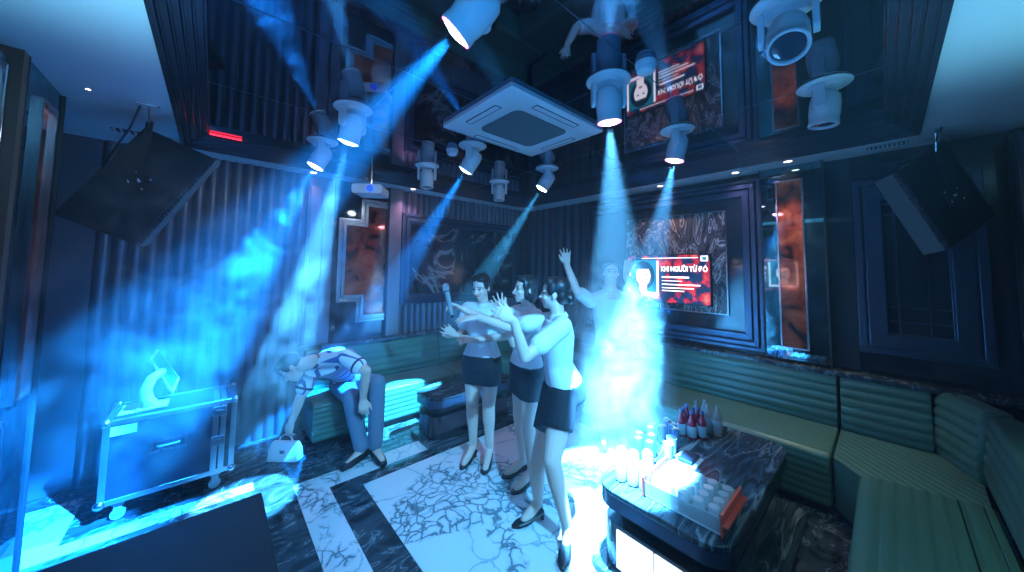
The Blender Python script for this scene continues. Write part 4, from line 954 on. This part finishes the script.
# ------------------------------------------------------------ moving lights
MH = 'white moving lights on the mirror ceiling'
BEAM = (.006, .24, 1.)
K = 28.
moving_head(.70, 1.00, (-.72, 3.05, .42), 'largest white moving light at the top of the picture, its white lens aimed at the flight case', 'hotw', None, 1000*K, 21, BEAM, .4)['label'] = 'largest lit moving light, hanging between the air conditioner and the big unlit one'
moving_head(.68, 2.46, (.27, 3.18, 0), 'lit moving light whose beam falls on the floor by the handbag', 'hotw', None, 380*K, 14, (.06, .42, 1.), .3)
moving_head(.67, 3.31, (-.25, 3.55, .6), 'lit moving light in bright haze, its wide beam slanting down to the flight case', 'hotw', None, 300*K, 24, (.006, .26, 1.), .6)
moving_head(1.69, 3.30, (1.69, 3.28, 0), 'unlit white moving light pointing straight down beside the projector', 'lens', -2.2)
moving_head(1.71, 2.47, (.88, 3.65, .5), 'white moving light beside the small smoke detector, beam crossing the copper panel', 'hotw', None, 500*K, 15, BEAM)
moving_head(2.69, 3.27, (2.69, 3.25, 0), 'unlit white moving light pointing straight down nearest the room corner', 'lens', -2.2)
moving_head(2.71, 2.46, (1.6, 3.55, .25), 'small white moving light right of the air conditioner with a blue beam going down behind the women', 'hotw', None, 450*K, 12, (.05, .45, 1.))['label'] = 'small lit moving light with a beam falling behind the women onto the sofa'
moving_head(1.69, 1.05, (2.1, 1.16, 0), 'pink haloed moving light shining straight down on the corner of the marble table', 'hot', -2.3, 760*K, 23, (.09, .46, 1.))
moving_head(2.70, 1.06, (2.55, 1.65, 0), 'smaller pink haloed moving light before the television, shining on the person in the smoke', 'hot', None, 700*K, 19, (.07, .42, 1.))
moving_head(1.73, .23, at(789, 120, 1.1), 'big unlit white moving light with its lens tipped to the camera, nearest the camera', 'lens', None)['label'] = 'big unlit moving light, its dark lens tipped outwards, at the ceiling edge'
moving_head(2.67, .20, at(815, 230, 2.), 'unlit moving light hanging in front of the copper inset pillar and latticed frame', 'lens', None)
# downlights in the soffit, plus added fill lamps out of view
downlight(1.86, 4.0, 32, 'lit downlight in the soffit above the copper panel', col=(.9, .5, .95), ang=110)
downlight(3.93, 1.75, 16, 'lit downlight in the soffit above the zebra marble panel', col=(1, .6, .5), ang=110)
downlight(.75, 4.05, 6, 'downlight in the soffit above the double pilaster', col=(.8, .6, 1), ang=110)
downlight(3.93, .98, 14, 'downlight in the soffit above the stepped television frame end', col=(.7, .5, 1), ang=110)
downlight(3.86, .55, 46, 'downlight in the soffit before the blue stone pillar and the sofa', col=(.85, 1, .8), ang=62, aim=(3.9, .62, .7))
downlight(-.59, 3.02, 5, 'tiny downlight in the soffit beside the hanging loudspeaker over the flight case', col=(.3, .6, 1), ang=130, small=True)
downlight(2.3, -.5, 34, 'downlight over the long leather seat', col=(.45, 1, .75), ang=55, aim=(2.5, -.0, .4))
downlight(.9, -.6, 1000, 'added fill lamp behind the camera that brightens the women', col=(.1, .5, 1.), ang=58, aim=(1.75, 2.3, .6))  # fill lamp added out of view to brighten the women from the front
downlight(-.6, .6, 40, 'added fill lamp out of view beside the near side wall', col=(.02, .4, 1.), ang=110, aim=(1.4, 3.0, .4))  # weaker fill lamp added out of view on the camera side
for x, y, e in ((-.5, 1.4, 75), (2.1, -.65, 40)):  # unseen upward fill spots, added to brighten the soffit
    ld = bpy.data.lights.new('soffit_fill', 'SPOT'); ld.energy = e; ld.color = (.2, .7, 1.); ld.spot_size = math.radians(105); ld.spot_blend = 1; ld.shadow_soft_size = .1
    l = bpy.data.objects.new('soffit_fill', ld); C.objects.link(l); l.location = (x, y, 1.7); l.rotation_euler = (PI, 0, 0)
ld = bpy.data.lights.new('ceiling_fill', 'SPOT'); ld.energy = 170; ld.color = (.03, .33, 1.); ld.spot_size = math.radians(95); ld.spot_blend = 1; ld.shadow_soft_size = .06  # unseen fill spot, added to light the ceiling fixtures from below
l = bpy.data.objects.new('ceiling_fill', ld); C.objects.link(l); l.location = (-.3, -.5, 1.3); l.rotation_euler = (V((1.9, 2.1, 3.)) - V((-.3, -.5, 1.3))).to_track_quat('-Z', 'Y').to_euler()
# ------------------------------------------------------------ haze and world
w = bpy.data.worlds.new('world'); bpy.context.scene.world = w; w.use_nodes = True; nt = w.node_tree
nt.nodes['Background'].inputs['Color'].default_value = (0, 0, 0, 1)
vs = nt.nodes.new('ShaderNodeVolumeScatter'); vs.inputs['Density'].default_value = .010; vs.inputs['Anisotropy'].default_value = .3
nt.links.new(vs.outputs['Volume'], nt.nodes['World Output'].inputs['Volume'])
def smoke(name, c, r, dens, label, scale=3., thr=.42):
    m = bpy.data.materials.new(name+'_volume'); m.use_nodes = True; n_ = m.node_tree; n_.nodes.clear()
    out = n_.nodes.new('ShaderNodeOutputMaterial'); v = n_.nodes.new('ShaderNodeVolumeScatter'); v.inputs['Anisotropy'].default_value = .25
    tc = n_.nodes.new('ShaderNodeTexCoord'); no = n_.nodes.new('ShaderNodeTexNoise'); no.inputs['Scale'].default_value = scale; no.inputs['Detail'].default_value = 6; no.inputs['Distortion'].default_value = 2.2
    n_.links.new(tc.outputs['Object'], no.inputs['Vector'])
    mr = n_.nodes.new('ShaderNodeMapRange'); mr.inputs['From Min'].default_value = thr; mr.inputs['From Max'].default_value = .7
    n_.links.new(no.outputs['Fac'], mr.inputs['Value'])
    mp = n_.nodes.new('ShaderNodeMapping'); mp.inputs['Scale'].default_value = (1/r[0], 1/r[1], 1/r[2]); n_.links.new(tc.outputs['Object'], mp.inputs['Vector'])
    ln = n_.nodes.new('ShaderNodeVectorMath'); ln.operation = 'LENGTH'; n_.links.new(mp.outputs['Vector'], ln.inputs[0])
    fo = n_.nodes.new('ShaderNodeMapRange'); fo.inputs['From Min'].default_value = 1.; fo.inputs['From Max'].default_value = .3; n_.links.new(ln.outputs['Value'], fo.inputs['Value'])
    mu = n_.nodes.new('ShaderNodeMath'); mu.operation = 'MULTIPLY'; n_.links.new(mr.outputs['Result'], mu.inputs[0]); n_.links.new(fo.outputs['Result'], mu.inputs[1])
    m2 = n_.nodes.new('ShaderNodeMath'); m2.operation = 'MULTIPLY'; m2.inputs[1].default_value = dens; n_.links.new(mu.outputs[0], m2.inputs[0])
    n_.links.new(m2.outputs[0], v.inputs['Density']); n_.links.new(v.outputs['Volume'], out.inputs['Volume'])
    b = MB(); b.world = True; b.ell((0, 0, 0), r, None, 32, 20); o = b.obj(name, m, smooth=True); o.location = V(c)
    tag(o, label, 'smoke'); o['kind'] = 'stuff'
smoke('smoke_cloud', (2.4, 1.52, .9), (.55, .52, 1.0), 6., 'dense bright smoke drifting round the person with raised arms', 2.8, .42)
smoke('smoke_cloud', (.15, 3.05, 1.45), (1.05, 1.0, 1.2), 1.15, 'thin smoke in the blue beams before the fluted wall', 2.6, .47)
smoke('smoke_cloud', (1.45, 2.35, 1.5), (1.9, 1.7, 1.35), .045, 'faint haze filling the middle of the room round the women', 1.6, .25)
sc = bpy.context.scene
sc.view_settings.view_transform = 'Standard'; sc.view_settings.look = 'None'; sc.view_settings.gamma = 1; sc.view_settings.use_curve_mapping = False
sc.view_settings.exposure = 0.1
cy = sc.cycles
cy.max_bounces = 7; cy.diffuse_bounces = 3; cy.glossy_bounces = 4; cy.transmission_bounces = 5; cy.volume_bounces = 1; cy.transparent_max_bounces = 6
cy.caustics_reflective = False; cy.caustics_refractive = False; cy.sample_clamp_indirect = 4.; cy.sample_clamp_direct = 0
cy.use_denoising = True; cy.volume_step_rate = 2.; cy.volume_max_steps = 256; cy.use_light_tree = True
bpy.context.view_layer.update()
